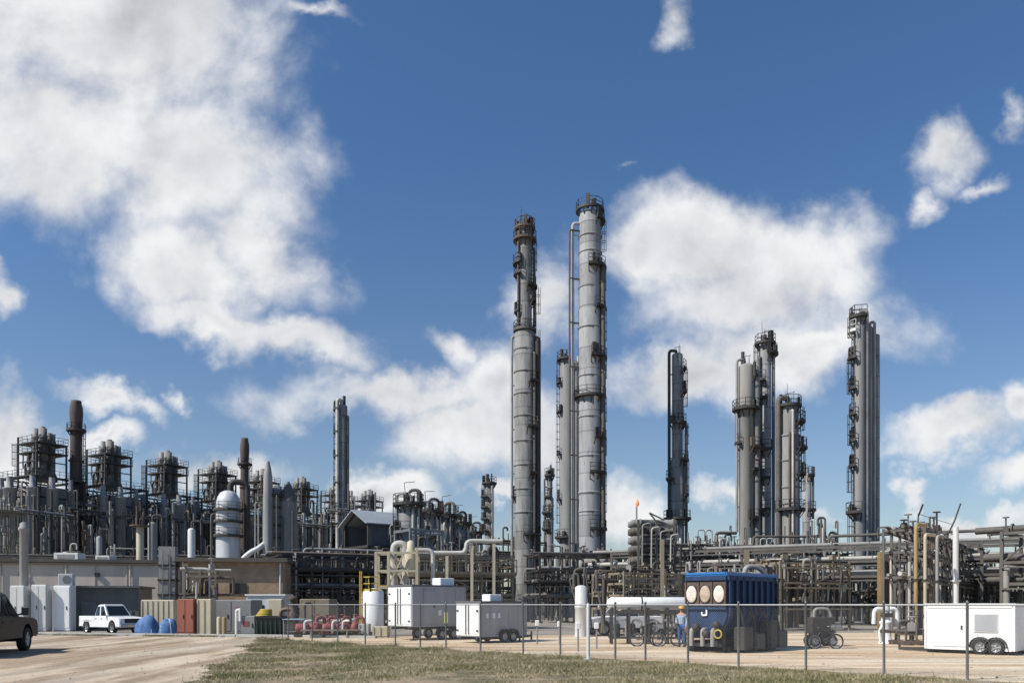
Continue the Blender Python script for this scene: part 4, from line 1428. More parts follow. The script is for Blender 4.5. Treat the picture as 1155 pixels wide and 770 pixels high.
MB().pipe([(0, 0, 0), (0, 0, 1.55), (.22, -.05, 1.6), (.24, -.06, .9)], .1, 10).build('pipe', M['offwhite'], t)
MB().torus((0, 0, 1.72), .12, .02, 'z', 12, 5).build('handwheel', M['red'], t)
t = cabinet('short grey cabinet with a red mark beside the dark skip', 271, 288, 694, 47.3, .8, 'boxgrey', doors=1)
MB().box((-.1, -.04, .75), (.35, .02, .28)).build('mark', M['red'], t)


def skip(label, px0, px1, D, h=1.15):
    k = D / F; w = (px1 - px0) * k
    t = thing('skip', label, 'skip', G((px0 + px1) / 2, D), .03)
    q = MB()
    d = 1.5
    for x in (-w / 2, w / 2):
        q.add([(x, 0, .1), (x, d, .1), (x, d + .2, h), (x, -.15, h), (x * .94, 0, .1), (x * .94, d, .1), (x * .94, d + .2, h), (x * .94, -.15, h)],
              [(0, 1, 2, 3), (7, 6, 5, 4), (0, 3, 7, 4), (1, 5, 6, 2), (3, 2, 6, 7), (0, 4, 5, 1)])
    q.add([(-w / 2, 0, .1), (w / 2, 0, .1), (w / 2, -.15, h), (-w / 2, -.15, h)], [(0, 1, 2, 3)])
    q.add([(-w / 2, d, .1), (w / 2, d, .1), (w / 2, d + .2, h), (-w / 2, d + .2, h)], [(3, 2, 1, 0)])
    q.box((0, d / 2, .12), (w, d, .06))
    for i in range(6):
        q.box((-w / 2 + w * (i + .5) / 6, -.1, h * .55), (.08, .1, h * .9))
    q.build('body', M['green'], t)
    q = MB(); q.bar((-w / 2, -.16, h), (w / 2, -.16, h), .1); q.bar((-w / 2, d + .2, h), (w / 2, d + .2, h), .1)
    q.build('rim', M['black'], t)
    return t


skip('dark green skip with yellow hose heaped above it', 288, 319, 46.8)
t = thing('hose_coil', 'yellow hose coiled across the dark green skip', 'hose', G(297, 47.0) + Vector((0, 0, 1.17)), 0)
q = MB()
for i in range(5):
    q.torus((.02 * i - .05, .3 + .03 * i, .06 + .085 * i), .42 - .03 * i, .055, 'z', 22, 6)
q.build('coil', M['yellow'], t)
cabinet('cream door panel crate standing behind the dark green skip', 302, 318, 675, 49.5, .7, 'boxbeige', 'crate', 'storage_crate', doors=1)
t = thing('rusty_pump', 'upright rusty pump between the cream crate and the long tan container', 'pump', G(331, 48.5), 0)
MB().box((0, 0, .15), (1.1, .8, .3)).build('base', M['rusty'], t)
MB().lathe([(.3, .3), (.3, 1.3), (.18, 1.45), (.18, 2.1), (.26, 2.15), (.26, 2.35), (.05, 2.4)], 14).build('motor', M['rusty'], t)
MB().pipe([(-.8, 0, .3), (-.8, 0, 1.6), (0, 0, 1.6)], .12, 8).build('pipe', M['pipe_b'], t)
MB().pipe([(.2, 0, .9), (.7, -.1, .9), (.7, -.1, 2.0), (1.1, 0, 2.0)], .1, 8).build('pipe', M['rusty'], t)
cabinet('long tan container behind the red pump skids', 338, 372, 675, 51, 2.2, 'tan', 'container', 'storage_container', doors=2)
t = thing('workbench', 'workbench with a pale blue top beside the dark green skip', 'workbench', G(331, 46.6), 0)
MB().box((0, .4, 1.02), (1.3, .9, .06)).build('top', M['teal'], t)
for x in (-.58, .58):
    for y in (.04, .76):
        MB().box((x, y, .5), (.07, .07, .98)).build('leg', M['boxgrey'], t)
MB().box((0, .4, .3), (1.1, .7, .05)).build('shelf', M['boxgrey'], t)


def pump_skid(label, px, D, rz, seed):
    t = thing('pump_skid', label, 'pump', G(px, D), rz, 'red pump skids by the fence')
    rr = random.Random(seed)
    q = MB(); q.bar((-.9, -.35, .1), (.9, -.35, .1), .14); q.bar((-.9, .35, .1), (.9, .35, .1), .14)
    for x in (-.8, 0, .8):
        q.bar((x, -.35, .18), (x, .35, .18), .1)
    q.build('base', M['dark'], t)
    MB().lathe([(.05, -.05), (.26, 0), (.28, .1), (.28, .65), (.2, .75), (.06, .78)], 14, (-.8, 0, .52), 'x').build('motor', M['red'], t)
    MB().lathe([(.1, 0), (.33, .06), (.36, .2), (.33, .34), (.1, .4)], 16, (.15, 0, .55), 'x').build('casing', M['red'], t)
    MB().pipe([(.35, 0, .7), (.35, 0, 1.15), (.8, .1, 1.15), (.8, .1, .3)], .1, 8).build('pipe', M['red'], t)
    MB().pipe([(-.3, -.3, .3), (-.3, -.3, .95), (.1, -.3, .95)], .07, 8).build('pipe', M['offwhite'], t)
    MB().torus((.35, 0, 1.3), .16, .025, 'z', 12, 5).build('handwheel', M['red'], t)


for i, (px, D_, rz, lab) in enumerate(((350, 46.2, .2, 'red pump skid next to the workbench'), (364, 46.6, -.1, 'red pump skid before the long tan container, between its two neighbours'),
                                       (380, 46.0, .4, 'red pump skid just past the tan container'), (395, 45.8, -.3, 'red pump skid nearest the white upright tank'))):
    pump_skid(lab, px, D_, rz, i)

def pallet_stack(label, px, D, n, rz, load=None):
    t = thing('pallet_stack' if not load else 'loaded_pallet', label, 'pallet', G(px, D), rz)
    z = 0
    for k in range(n):
        q = MB()
        for y in (-.5, 0, .5):
            q.box((0, y, z + .05), (1.1, .1, .1))
        for i in range(6):
            q.box((-.48 + i * .192, 0, z + .115), (.14, 1.1, .025))
        q.build('pallet', M['boxbeige' if k % 2 else 'tan'], t)
        z += .135
    if load:
        MB().cbox((0, 0, z + .45), (1.0, 1.0, .88), .05).build('load', M[load], t)


pallet_stack('stack of wooden pallets behind the red pump skids', 352, 48.6, 7, .2)
pallet_stack('pallet carrying a brown crate behind the red pump skids', 374, 48.2, 1, -.3, 'rust_red')
pallet_stack('pallet carrying a pale wrapped load beside the upright white tank', 392, 48.8, 1, .5, 'offwhite')
GD = 'steel drums by the upright tank'
for i, (px, D_, m, lab) in enumerate(((384, 47.2, 'blue', 'blue steel drum behind the red pump skids'), (388, 47.8, 'dark', 'black steel drum behind the red pump skids'), (400, 47.4, 'ochre', 'ochre steel drum next to the upright white tank'), (341, 47.6, 'boxgrey', 'grey steel drum beside the workbench'))):
    t = thing('steel_drum', lab, 'drum', G(px, D_), 0, GD)
    MB().lathe([(.28, 0), (.285, .02), (.28, .04), (.28, .28), (.295, .3), (.28, .32), (.28, .58), (.295, .6), (.28, .62), (.28, .86), (.29, .88), (.26, .88), (.26, .86), (.01, .86)], 18).build('body', M[m], t)
    MB().lathe([(.03, .86), (.03, .89)], 8, (.15, .05, 0)).build('bung', M['dark'], t)
t = thing('pipe_bundle', 'bundle of brown pipes on trestles in front of the red pump skids', 'pipes', G(372, 45.2), .08)
for i in range(5):
    MB().cyl((-1.6 + .1 * (i % 2), -.2 + .11 * i, .42), (1.6 + .12 * (i % 3), -.2 + .11 * i, .42), .05, n=8).build('pipe', M[['pipe_b', 'rusty', 'pipe_l'][i % 3]], t)
for x in (-1, 1):
    q = MB(); q.bar((x, -.4, .33), (x, .4, .33), .08); q.bar((x, -.35, .3), (x, -.45, 0), .06); q.bar((x, .35, .3), (x, .45, 0), .06); q.build('trestle', M['tan'], t)
t = thing('cable_reel', 'wooden cable reel standing by the long tan container', 'cable reel', G(326, 47.4), .5)
for y in (-.3, .3):
    MB().lathe([(.02, y - .03), (.5, y - .03), (.5, y + .03), (.02, y + .03)], 20, (0, 0, .5), 'y').build('flange', M['boxbeige'], t)
MB().lathe([(.28, -.27), (.3, 0), (.28, .27)], 16, (0, 0, .5), 'y').build('cable', M['black'], t)

# upright white tank with yellow ladder
t = thing('upright_tank', 'white upright tank with yellow rails beside the taller white trailer', 'tank', G(421, 47), 0)
zt = ZH(663, 47)
MB().lathe([(.62, .3), (.62, zt - .2), (.5, zt - .08), (.2, zt), (.02, zt + .02)], 22).build('shell', M['white'], t)
MB().ring(.0, .7, .3, 0, 2 * PI, .3).build('base', M['concrete'], t)
q = MB(); q.ladder(-.72, -.1, PI, .2, zt + 1.0, False); q.build('ladder', M['yellow'], t)
q = MB(); q.rails(arcpts(.6, 2.2, 5.4, .4), zt - .2, False, .85, .035, .4); q.build('handrail', M['yellow'], t)
cabinet('low grey concrete block before the upright white tank', 404, 416, 703, 45.5, .7, 'concrete', 'block', 'concrete_block', doors=0)
cabinet('low beige block between the upright tank and the trailer hitch', 420, 437, 706, 45.5, .7, 'boxbeige', 'block', 'concrete_block', doors=0)


# ------------------------------------------------------------------ beige pipe stand with silver ducts
t = thing('pipe_stand', 'beige steel stand carrying pale ducts above the taller white trailer', 'pipe stand', G(424, 48), .06)
k = 48 / F
q = MB()
for px, zb in ((424, 0), (438, 0), (470, 0)):
    x = (px - 424) * k
    for y in (0, 1.5):
        q.bar((x, y, 0), (x, y, 5.05 if px < 460 else 5.3), .16)
for z in (2.9, 3.9, 5.0):
    q.bar((0, 0, z), (2.5, 0, z), .14); q.bar((0, 1.5, z), (2.5, 1.5, z), .14)
    for x in (0, .75, 2.45):
        q.bar((x, 0, z), (x, 1.5, z), .12)
q.bar((.75, 0, 3.0), (1.7, 0, 5.0), .1); q.bar((1.7, 0, 3), (.75, 0, 5.0), .1)
q.build('frame', M['beige'], t)
MB().pipe([(1.0, .8, 3.0), (1.0, .8, 5.6), (1.7, .8, 5.6), (1.7, .8, 3.2)], .21, 12, .6).build('duct', M['pipe_l'], t)
MB().lathe([(.32, 3.6), (.38, 3.8), (.38, 4.9), (.24, 5.3), (.22, 5.7), (.05, 5.8)], 16, (2.05, .6, 0)).build('hopper', M['boxbeige'], t)
MB().pipe([(2.3, .5, 5.2), (3.4, .5, 5.2), (3.4, .5, 2.5)], .13, 8).build('pipe', M['pipe_l'], t)
MB().box((.4, .75, 3.0), (1.0, 1.6, .08)).build('deck', M['yellow'], t)

rack('pipe_rack', 'pale pipe rack crossing behind the two white trailers', 'pipe rack', 470, 58, 578, 61, 5, [2.6, 4.0, 5.4], 3, [4, 5, 5], (.06, .15), seed=31, risers=26, rtop=6.1, drums=0, fm='tan', pm=['pipe_l', 'pipe_g', 'pipe_d', 'pipe_b', 'dark'], group='pipe racks of the plant', deck=(4.0,), ny=3, cw=.17, valves=14)
t = thing('stepped_pipe', 'pale pipe stepping up on posts behind the lower white trailer', 'pipe', G(488, 56), .04)
MB().pipe([(0, 0, 5.5), (2.35, 0, 5.5), (2.35, 0, 6.35), (4.9, .3, 6.35)], .15, 12, .45).build('pipe', M['pipe_l'], t)
for x, z in ((1.0, 5.3), (2.75, 6.15), (4.3, 6.15)):
    MB().bar((x, 0.03 * x, 0), (x, .03 * x, z), .2).build('post', M['beige'], t)
rack('steel_structure', 'grey open frame before the row of stubby grey reactors', 'steel structure', 463, 74, 499, 76, 3, [3.5, 6.2, 8.8], 3, [2, 2, 1], (.06, .14), seed=32, risers=8, rtop=8.5, drums=0, fm='midsteel', group=G_ST)
rack('steel_structure', 'low cluttered steel structure around the foot of the reactors', 'steel structure', 440, 92, 560, 102, 6, [3, 6, 8], 3, [4, 5, 5], (.06, .17), seed=33, risers=34, rtop=10.5, drums=0, fm='dark', group=G_ST, cw=.17, valves=16)


# ------------------------------------------------------------------ reactors
def reactor():
    t = thing('reactor', 'x', 'reactor', (0, 0, 0), 0, 'row of stubby grey reactors')
    r = .95
    MB().lathe([(r * 1.05, 0), (r, .5), (r, 12.2), (r * .85, 12.7), (r * .4, 13), (.05, 13.05)], 22).build('shell', M['jacket3'], t)
    for z in (12.6,):
        ring_platform(t, r, z, 0, 360, .75, 'dark', 'dark', .3, 3, 4)
    ring_platform(t, r, 9.6, 180, 200, .7, 'dark', 'dark', .3, 1, 5)
    MB().pipe([(0, 0, 12.9), (0, 0, 14.2), (1.3, .1, 14.2), (1.3, .1, 3)], .17, 10, .6).build('pipe', M['pipe_d'], t)
    MB().pipe([(.3, -.4, 12.9), (.3, -.4, 13.7), (-1.25, -.3, 13.7), (-1.25, -.3, 5)], .11, 8, .4).build('pipe', M['pipe_g'], t)
    MB().pipe([(.6, -.9, 4), (.6, -1.1, 11.5), (.5, -.7, 12)], .15, 8).build('pipe', M['pipe_l'], t)
    q = MB()
    for a in (0, 1.6, 2.9, 4.4):
        q.cyl((.5 * math.cos(a), .5 * math.sin(a), 12.7), (.5 * math.cos(a), .5 * math.sin(a), 13.6 + .4 * math.sin(3 * a)), .12, n=8)
    q.bar((-.3, 0, 13), (-.5, .1, 15), .06); q.bar((-.5, .1, 15), (.7, .1, 15.1), .06)
    q.build('nozzle', M['dark'], t)
    for i, (x, y, z) in enumerate(((1.6, .6, 11), (1.9, -.3, 9), (-1.5, .5, 10.5), (1.15, -.6, 12.4), (2.3, .2, 7.5))):
        MB().pipe([(x, y, .3), (x, y, z), (x - .6, y + .3, z), (x - .6, y + .3, z - 1)], .09, 8).build('pipe', M[('pipe_l', 'pipe_d', 'pipe_g')[i % 3]], t)
    MB().ladder(-r - .2, 0, PI, .3, 12.6).build('ladder', M['dark'], t)
    return t


r0 = reactor()
rl = ['nearest and tallest-looking stubby grey reactor, rising next to the gabled shed roof', 'second stubby reactor, behind the grey open frame', 'third stubby reactor, at the middle of its row',
      'fourth stubby reactor, next but one to the far end of its row', 'last and lowest-looking stubby reactor, nearest the small lone column']
for i, (px, D_, rz) in enumerate(((461, 86, 0), (484, 93, .5), (502, 97, -.5), (518, 106, .8), (533, 120, .2))):
    if i == 0:
        r0.location = G(px, D_); r0['label'] = rl[0]
    else:
        dup(r0, G(px, D_), rz, rl[i])

# ------------------------------------------------------------------ tall columns
GT = 'tall process columns'
tower('process_column', 'short lone column with stacked side platforms, between the reactors and the stepped tall column', 'column', 552, 140, [(11, 543)],
      [(545, 180, 360, .7), (560, 180, 160, 1.0), (572, 180, 160, 1.0), (585, 180, 160, 1.0), (598, 180, 160, 1.0)], 'darkcol',
      risers=[(-60, .3, 650, 548, .25, 'pipe_g', 'in')], ladders=[(170, 600, 545)], group=GT, top_kit=3, seed=2)
tower('process_column', 'tall stepped column, narrower above a rusty collar, with a rusty head and antenna', 'column', 592, 100, [(26.5, 372), (18, 256)],
      [(373, -90, 360, .75, 'steel', 1), (271, -90, 360, .75, 'rusty', 3), (258, -90, 360, .55, 'rusty', 4), (298, 185, 110, .8, 'dark', 1), (310, 185, 120, .7, 'dark', 1), (324, 0, 150, .9, 'dark', 2), (340, 10, 110, .7), (352, 185, 90, .6, 'dark', 1),
       (432, -5, 130, .9), (483, -5, 150, .9, 'dark', 2), (535, -5, 130, .8), (603, -10, 170, 1.0, 'dark', 3), (560, 180, 60, .5)], 'jacket2',
      risers=[(-18, .35, 660, 384, .42, 'dark', 'in'), (-178, .3, 660, 380, .18, 'pipe_g', 'in'), (-140, .2, 372, 275, .14, 'pipe_d', 'in'), (-40, .25, 640, 400, .16, 'pipe_d', 'in'), (5, .3, 368, 280, .18, 'pipe_d', 'in')],
      ladders=[(-12, 432, 373), (0, 483, 432), (-12, 535, 483), (0, 603, 535), (10, 324, 271), (2, 373, 324)],
      bands=(395, 420, 445, 470, 498, 525, 552, 578), mast=2.6, top_kit=5, group=GT, seed=3)
tower('process_column', 'slim smooth grey column tucked behind the tallest column', 'column', 640, 115, [(19, 403)],
      [(406, 180, 200, .6), (432, 190, 60, .7), (465, 190, 60, .7), (512, 190, 50, .6), (563, 190, 50, .6), (606, 180, 220, 1.0, 'dark', 3)], 'jacket3',
      risers=[(-22, .3, 650, 410, .3, 'darkcol', 'in'), (-5, .5, 650, 402, .22, 'pipe_l', None)], ladders=[(150, 606, 406)], group=GT, top_kit=2, seed=4)
tower('process_column', 'tallest column, pale grey with dark platforms down its side and a railed top', 'column', 665.5, 100, [(29.5, 350), (28, 238)],
      [(238, -90, 360, .5, 'dark', 4), (250, 10, 150, .7, 'dark', 2), (303, -25, 150, .9, 'dark', 2), (349, -10, 120, .9, 'dark', 2), (404, -15, 150, .9, 'dark', 2), (448, -90, 360, .75, 'dark', 1),
       (495, -10, 130, .8, 'dark', 2), (534, -15, 160, .85, 'dark', 2), (597, -10, 170, .9, 'dark', 3)], 'jacket',
      risers=[(-172, .75, 640, 253, .2, 'pipe_l', 'in'), (-165, 1.25, 640, 262, .12, 'pipe_d', 'in'), (-28, .3, 640, 300, .3, 'pipe_d', 'in'), (-10, .3, 640, 410, .22, 'darkcol', 'in')],
      ladders=[(-5, 303, 250), (-18, 349, 303), (-5, 404, 349), (-18, 448, 404), (-5, 495, 448), (-18, 534, 495), (-5, 597, 534)],
      bands=(268, 286, 325, 371, 425, 471, 515, 556, 577), mast=1.7, top_kit=4, group=GT, seed=5)
tower('process_column', 'small thin column in the gap between the two tallest columns', 'column', 620, 125, [(10, 560), (7, 534)],
      [(536, 0, 360, .5, 'dark', 2), (560, 180, 200, .6), (578, 180, 180, .8), (596, 180, 180, .8)], 'jacket2', risers=[(-160, .25, 650, 540, .15, 'pipe_d', 'in')], mast=2.0, group=GT, top_kit=2, seed=6, bands=(550, 570, 585))
tower('process_column', 'lone dark column, lighter in its lower third, above the stacked exchangers', 'column', 764, 105, [(17, 517), (13.5, 398)],
      [(416, 0, 120, .7), (442, 0, 120, .7), (477, -30, 260, .7, 'dark', 1), (519, 0, 160, .8), (540, 180, 110, .8), (558, 0, 110, .8), (585, -90, 360, 1.2, 'dark', 3)], 'jacket2',
      risers=[(-165, .3, 590, 396, .2, 'dark', 'neck'), (-20, .28, 640, 480, .2, 'pipe_d', 'in')], ladders=[(0, 477, 416), (8, 519, 477), (0, 585, 519)], mast=1.4, group=GT, seed=7)
tower('process_column', 'warm grey column with a wide collar platform near its top, first of the close trio', 'column', 842, 95, [(18, 461), (19, 410)],
      [(462, -90, 360, 1.0, 'dark', 2), (425, 0, 120, .7), (500, 180, 80, .7), (505, 0, 150, 1.1, 'rusty', 2), (530, 0, 140, .9), (585, 0, 160, .9, 'dark', 2)], 'jacket4',
      risers=[(-172, .3, 600, 406, .16, 'pipe_g', 'neck'), (-15, .3, 640, 420, .35, 'darkcol', 'in'), (-178, .35, 500, 465, .18, 'pipe_d', 'in')], ladders=[(5, 505, 462), (-5, 585, 505)], mast=1.6, group=GT, top_kit=3, seed=8)
tower('process_column', 'narrow spire-topped column in the middle of the close trio', 'column', 863, 98, [(15, 388)],
      [(388, -90, 360, .7, 'dark', 3), (400, 0, 170, 1.1, 'dark', 2), (430, 180, 150, .9), (450, 180, 170, .9), (508, 170, 220, 1.2, 'rusty', 2), (540, 180, 200, .8), (575, 180, 200, .9, 'dark', 2)], 'jacket',
      risers=[(-150, .3, 640, 405, .2, 'pipe_d', 'in'), (-12, .25, 640, 400, .2, 'darkcol', 'in')], ladders=[(180, 508, 388), (170, 575, 508)], mast=2.8, top_kit=5, group=GT, seed=9)
tower('process_column', 'stout brownish column with a curled pipe over its top, last of the close trio', 'column', 891, 92, [(24, 490), (21, 455)],
      [(458, -90, 360, .45, 'dark', 2), (476, 0, 140, 1.0, 'dark', 1), (506, 0, 140, 1.1, 'dark', 1), (535, 0, 140, .9, 'dark', 2), (575, -90, 360, .8, 'dark', 2)], 'darkcol',
      risers=[(-172, .3, 640, 449, .32, 'steel', 'neck'), (-95, .2, 640, 465, .14, 'pipe_l', 'in'), (-110, .2, 640, 490, .12, 'rusty', 'in')], ladders=[(10, 506, 458), (0, 575, 506)], mast=2.2, group=GT, seed=10, bands=(492, 520, 550))
tower('process_column', 'short pale column beside the stout brownish column', 'column', 910, 108, [(11, 533)],
      [(536, 0, 200, .6), (575, 0, 200, .8)], 'jacket', risers=[(-20, .2, 640, 538, .15, 'pipe_d', 'in')], group=GT, mast=1.2, seed=11)
GTR = 'three slender columns standing close together'
tower('process_column', 'highest of three slender columns standing tight together, with caged ladder', 'column', 969, 85, [(13.5, 354)],
      [(358, 180, 240, .6, 'dark', 2), (374, 185, 90, .75, 'offwhite', 1), (404, 185, 90, .75, 'dark', 1), (438, 185, 80, .6), (467, 185, 80, .6), (497, 185, 80, .6), (525, 185, 80, .6), (578, 180, 160, 1.0, 'dark', 2)], 'jacket3',
      risers=[(-10, .2, 640, 351, .2, 'pipe_g', 'neck')], ladders=[(185, 640, 578), (175, 578, 525), (185, 525, 467), (175, 467, 404), (185, 404, 358)], group=GTR, seed=12, mast=.9)
tower('process_column', 'middle-height one of three slender columns standing tight together', 'column', 980, 85.6, [(9.5, 368)], [], 'jacket3', risers=[(-30, .16, 640, 364, .16, 'pipe_g', 'neck')], group=GTR, seed=13)
tower('process_column', 'lowest of three slender columns standing tight together, brownish grey', 'column', 987.5, 86, [(10, 377)], [], 'jacket2', risers=[(-150, .12, 640, 374, .13, 'pipe_d', 'neck')], group=GTR, seed=14)

# far flare
t = thing('flare_stack', 'thin distant flare stack with a small orange flame', 'flare', G(718, 230), 0)
zt = ZH(571, 230)
q = MB(); q.cyl((0, 0, 0), (0, 0, zt), .35, .25, 10)
for a in (0, 2.1, 4.2):
    q.bar((0, 0, zt * .75), (9 * math.cos(a), 9 * math.sin(a), 0), .06)
q.build('stack', M['pipe_g'], t)
MB().lathe([(.15, 0), (.5, .4), (.6, .9), (.35, 1.6), (.03, 2.3)], 12, (.2, 0, zt)).build('flame', M['flame'], t)

# ------------------------------------------------------------------ racks in the middle and right
rack('pipe_rack', 'dark multi-level pipe rack at the feet of the two tallest columns', 'pipe rack', 609, 80, 722, 82, 6, [2.6, 4.0, 5.3, 6.9], 3.2, [5, 5, 6, 4], (.06, .18), seed=41, risers=34, rtop=7.6, drums=1, fm='dark', pm=['pipe_d', 'pipe_g', 'dark', 'pipe_d'], group='pipe racks of the plant', ny=3, deck=(4.0,), cw=.18, valves=14)
rack('steel_structure', 'dark cluttered structure around the base of the stepped tall column', 'steel structure', 556, 108, 616, 112, 6, [4, 7, 9, 10.5], 2.4, [3, 3, 3, 2], (.06, .17), seed=42, risers=24, rtop=12, drums=0, fm='dark', group=G_ST, deck=(7,), cw=.17)
rack('pipe_rack', 'brown pipe rack behind the long white horizontal tank', 'pipe rack', 704, 54, 766, 56, 4, [1.6, 2.5, 3.3, 4.0], 1.3, [4, 5, 5, 5], (.05, .12), seed=43, risers=30, rtop=4.4, drums=0, fm='tan', pm=['pipe_b', 'pipe_b', 'pipe_l', 'dark', 'tan'], group='pipe racks of the plant', cw=.13, bend=.3)
rack('pipe_rack', 'long main pipe rack of big pipes crossing to the edge of the yard', 'pipe rack', 690, 80, 1215, 62, 4, [4.3, 5.6, 6.9], 6.5, [4, 4, 3], (.12, .3), seed=44, risers=10, rtop=7.2, drums=0, fm='steel', pm=['pipe_g', 'pipe_d', 'pipe_l', 'pipe_d'], group='pipe racks of the plant', over=3, valves=16, jog=.04)
rack('steel_structure', 'brown pipework structure between the blue tank and bicycle', 'steel structure', 880, 56, 958, 58, 4, [1.9, 3.4, 4.8], 2.6, [5, 6, 5], (.05, .14), seed=45, risers=34, rtop=5.3, drums=1, fm='tan', pm=['pipe_b', 'pipe_d', 'pipe_g', 'dark', 'pipe_d'], group=G_ST, cw=.14, bend=.3)
rack('steel_structure', 'cluttered valve deck just past the lone dark column', 'steel structure', 768, 76, 832, 77, 5, [4.5, 6.4, 7.4], 2.4, [4, 4, 5], (.06, .16), seed=46, risers=30, rtop=9.6, drums=0, fm='dark', group=G_ST, valves=24, pm=['pipe_g', 'pipe_d', 'pipe_l', 'dark'], cw=.16)
rack('steel_structure', 'valve deck between the stout brownish column and three slender columns', 'steel structure', 905, 76, 956, 76, 4, [4.5, 6.6, 7.4], 2.4, [3, 3, 3], (.06, .15), seed=47, risers=16, rtop=9.8, drums=0, fm='dark', group=G_ST, valves=16, cw=.16)
rack('steel_structure', 'low grey pipework behind the white fire monitor', 'steel structure', 1002, 72, 1044, 72, 8, [1.6, 2.9, 4.2], 2.6, [5, 6, 6], (.07, .2), seed=48, risers=30, rtop=5, drums=2, fm='dark', group=G_ST, ny=3, cw=.17)
rack('steel_structure', 'low grey pipework behind the small white trailer', 'steel structure', 1060, 70, 1190, 66, 8, [1.6, 2.8, 3.9], 2.6, [5, 6, 6], (.07, .2), seed=49, risers=34, rtop=4.6, drums=2, fm='dark', group=G_ST, ny=3, cw=.17)
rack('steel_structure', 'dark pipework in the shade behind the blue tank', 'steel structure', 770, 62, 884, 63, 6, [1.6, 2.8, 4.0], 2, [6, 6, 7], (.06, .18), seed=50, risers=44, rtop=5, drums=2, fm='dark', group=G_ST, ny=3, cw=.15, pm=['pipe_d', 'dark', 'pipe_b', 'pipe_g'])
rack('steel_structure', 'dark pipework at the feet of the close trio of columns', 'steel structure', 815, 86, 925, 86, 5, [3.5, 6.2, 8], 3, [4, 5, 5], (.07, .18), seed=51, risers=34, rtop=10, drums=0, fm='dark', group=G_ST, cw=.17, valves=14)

# stacked exchangers
t = thing('exchanger_stack', 'stack of dark horizontal exchangers in a frame before the lone dark column', 'heat exchanger', G(716, 70), .05)
k = 70 / F
wq = 49 * k
for i, (y, rr_) in enumerate(((589, .32), (598, .36), (608, .36), (619, .36), (631, .34))):
    z = ZH(y, 70)
    for yy in (.5, 1.9):
        MB().lathe([(.02, -.25), (rr_ * .8, -.2), (rr_, 0), (rr_, .5), (rr_ * 1.2, .52), (rr_ * 1.2, .62), (rr_, .64), (rr_, wq - .4), (rr_ * 1.2, wq - .38), (rr_ * 1.2, wq - .28), (rr_ * .9, wq), (.02, wq + .1)], 14,
                   (0, yy, z), 'x').build('exchanger', M[['darkcol', 'pipe_d', 'darkcol', 'steel', 'pipe_d'][i]], t)
q = MB()
for x in (.3, wq / 2, wq - .3):
    for y in (-.1, 2.5):
        q.bar((x, y, 0), (x, y, ZH(586, 70)), .2)
for y in (594, 603, 613, 625, 637):
    for yy in (-.1, 2.5):
        q.bar((.2, yy, ZH(y, 70)), (wq - .2, yy, ZH(y, 70)), .16)
q.build('frame', M['steel'], t)
for j, x in enumerate((.6, 1.4, 2.2, 3.1)):
    MB().pipe([(x, -.3, ZH(640, 70)), (x, -.45, ZH(592 + 4 * j, 70)), (x + .7, -.45, ZH(590 + 4 * j, 70)), (x + .7, -.2, ZH(600 + 3 * j, 70))], .07, 8).build('pipe', M['pipe_l' if j % 2 else 'pipe_g'], t)
q = MB(); q.bar((1.8, 0, ZH(586, 70)), (1.3, 0, ZH(578, 70)), .12); q.bar((1.3, 0, ZH(578, 70)), (2.6, 0, ZH(586, 70)), .12)
q.build('davit', M['steel'], t)
# tall posts carrying the main rack, painted ochre
GP = 'ochre rack posts'
for px, D_, m, w_, yt, lab in ((842, 57, 'tan', .30, 620, 'tan steel post beneath the warm grey column'), (993, 54, 'ochre', .28, 622, 'ochre steel post of a pair behind the white fire monitor, the yellower one'),
                               (999.5, 54.6, 'rusty', .30, 622, 'rusty steel post of the pair behind the white fire monitor'), (747, 50, 'tan', .2, 608, 'thin tan post between the exchangers and the horizontal tank')):
    zt = ZH(yt, D_)
    t = thing('steel_post', lab, 'post', G(px, D_), 0, GP)
    q = MB(); q.box((0, 0, zt / 2), (w_, .06, zt)); q.box((0, -w_ / 2, zt / 2), (w_, .05, zt)); q.box((0, w_ / 2, zt / 2), (w_, .05, zt))
    q.build('shaft', M[m], t)
    MB().box((0, 0, .06), (w_ * 2.2, w_ * 2.2, .12)).build('base', M['concrete'], t)

# added dark backdrop sheds block the bright sky showing below the racks
for px0, px1, D_, h, lab in ((600, 820, 128, 7.2, 'long dark backdrop shed added behind the tallest columns'), (835, 965, 122, 6.8, 'dark backdrop shed added behind the close trio of columns'), (330, 560, 150, 8.5, 'long dark backdrop shed added behind the reactors'),
                             (-40, 320, 190, 13, 'large dark backdrop shed added far behind the furnaces')):
    a, b2 = G(px0, D_), G(px1, D_ + 2)
    L_ = (b2 - a).length
    t = thing('backdrop_shed', lab, 'shed', a, math.atan2(2, L_))
    MB().box((L_ / 2, 6, h / 2), (L_, 12, h)).build('wall', M['corr'], t)
    MB().prism([(-.4, h), (L_ + .4, h), (L_ + .4, h + .25), (-.4, h + .25)], -.5, 12.5).build('roof', M['roofgrey'], t)
    for i in range(4):
        MB().box((L_ * (i + .5) / 4, -.05, 1.9), (3.2, .08, 3.8)).build('door', M['dark'], t)

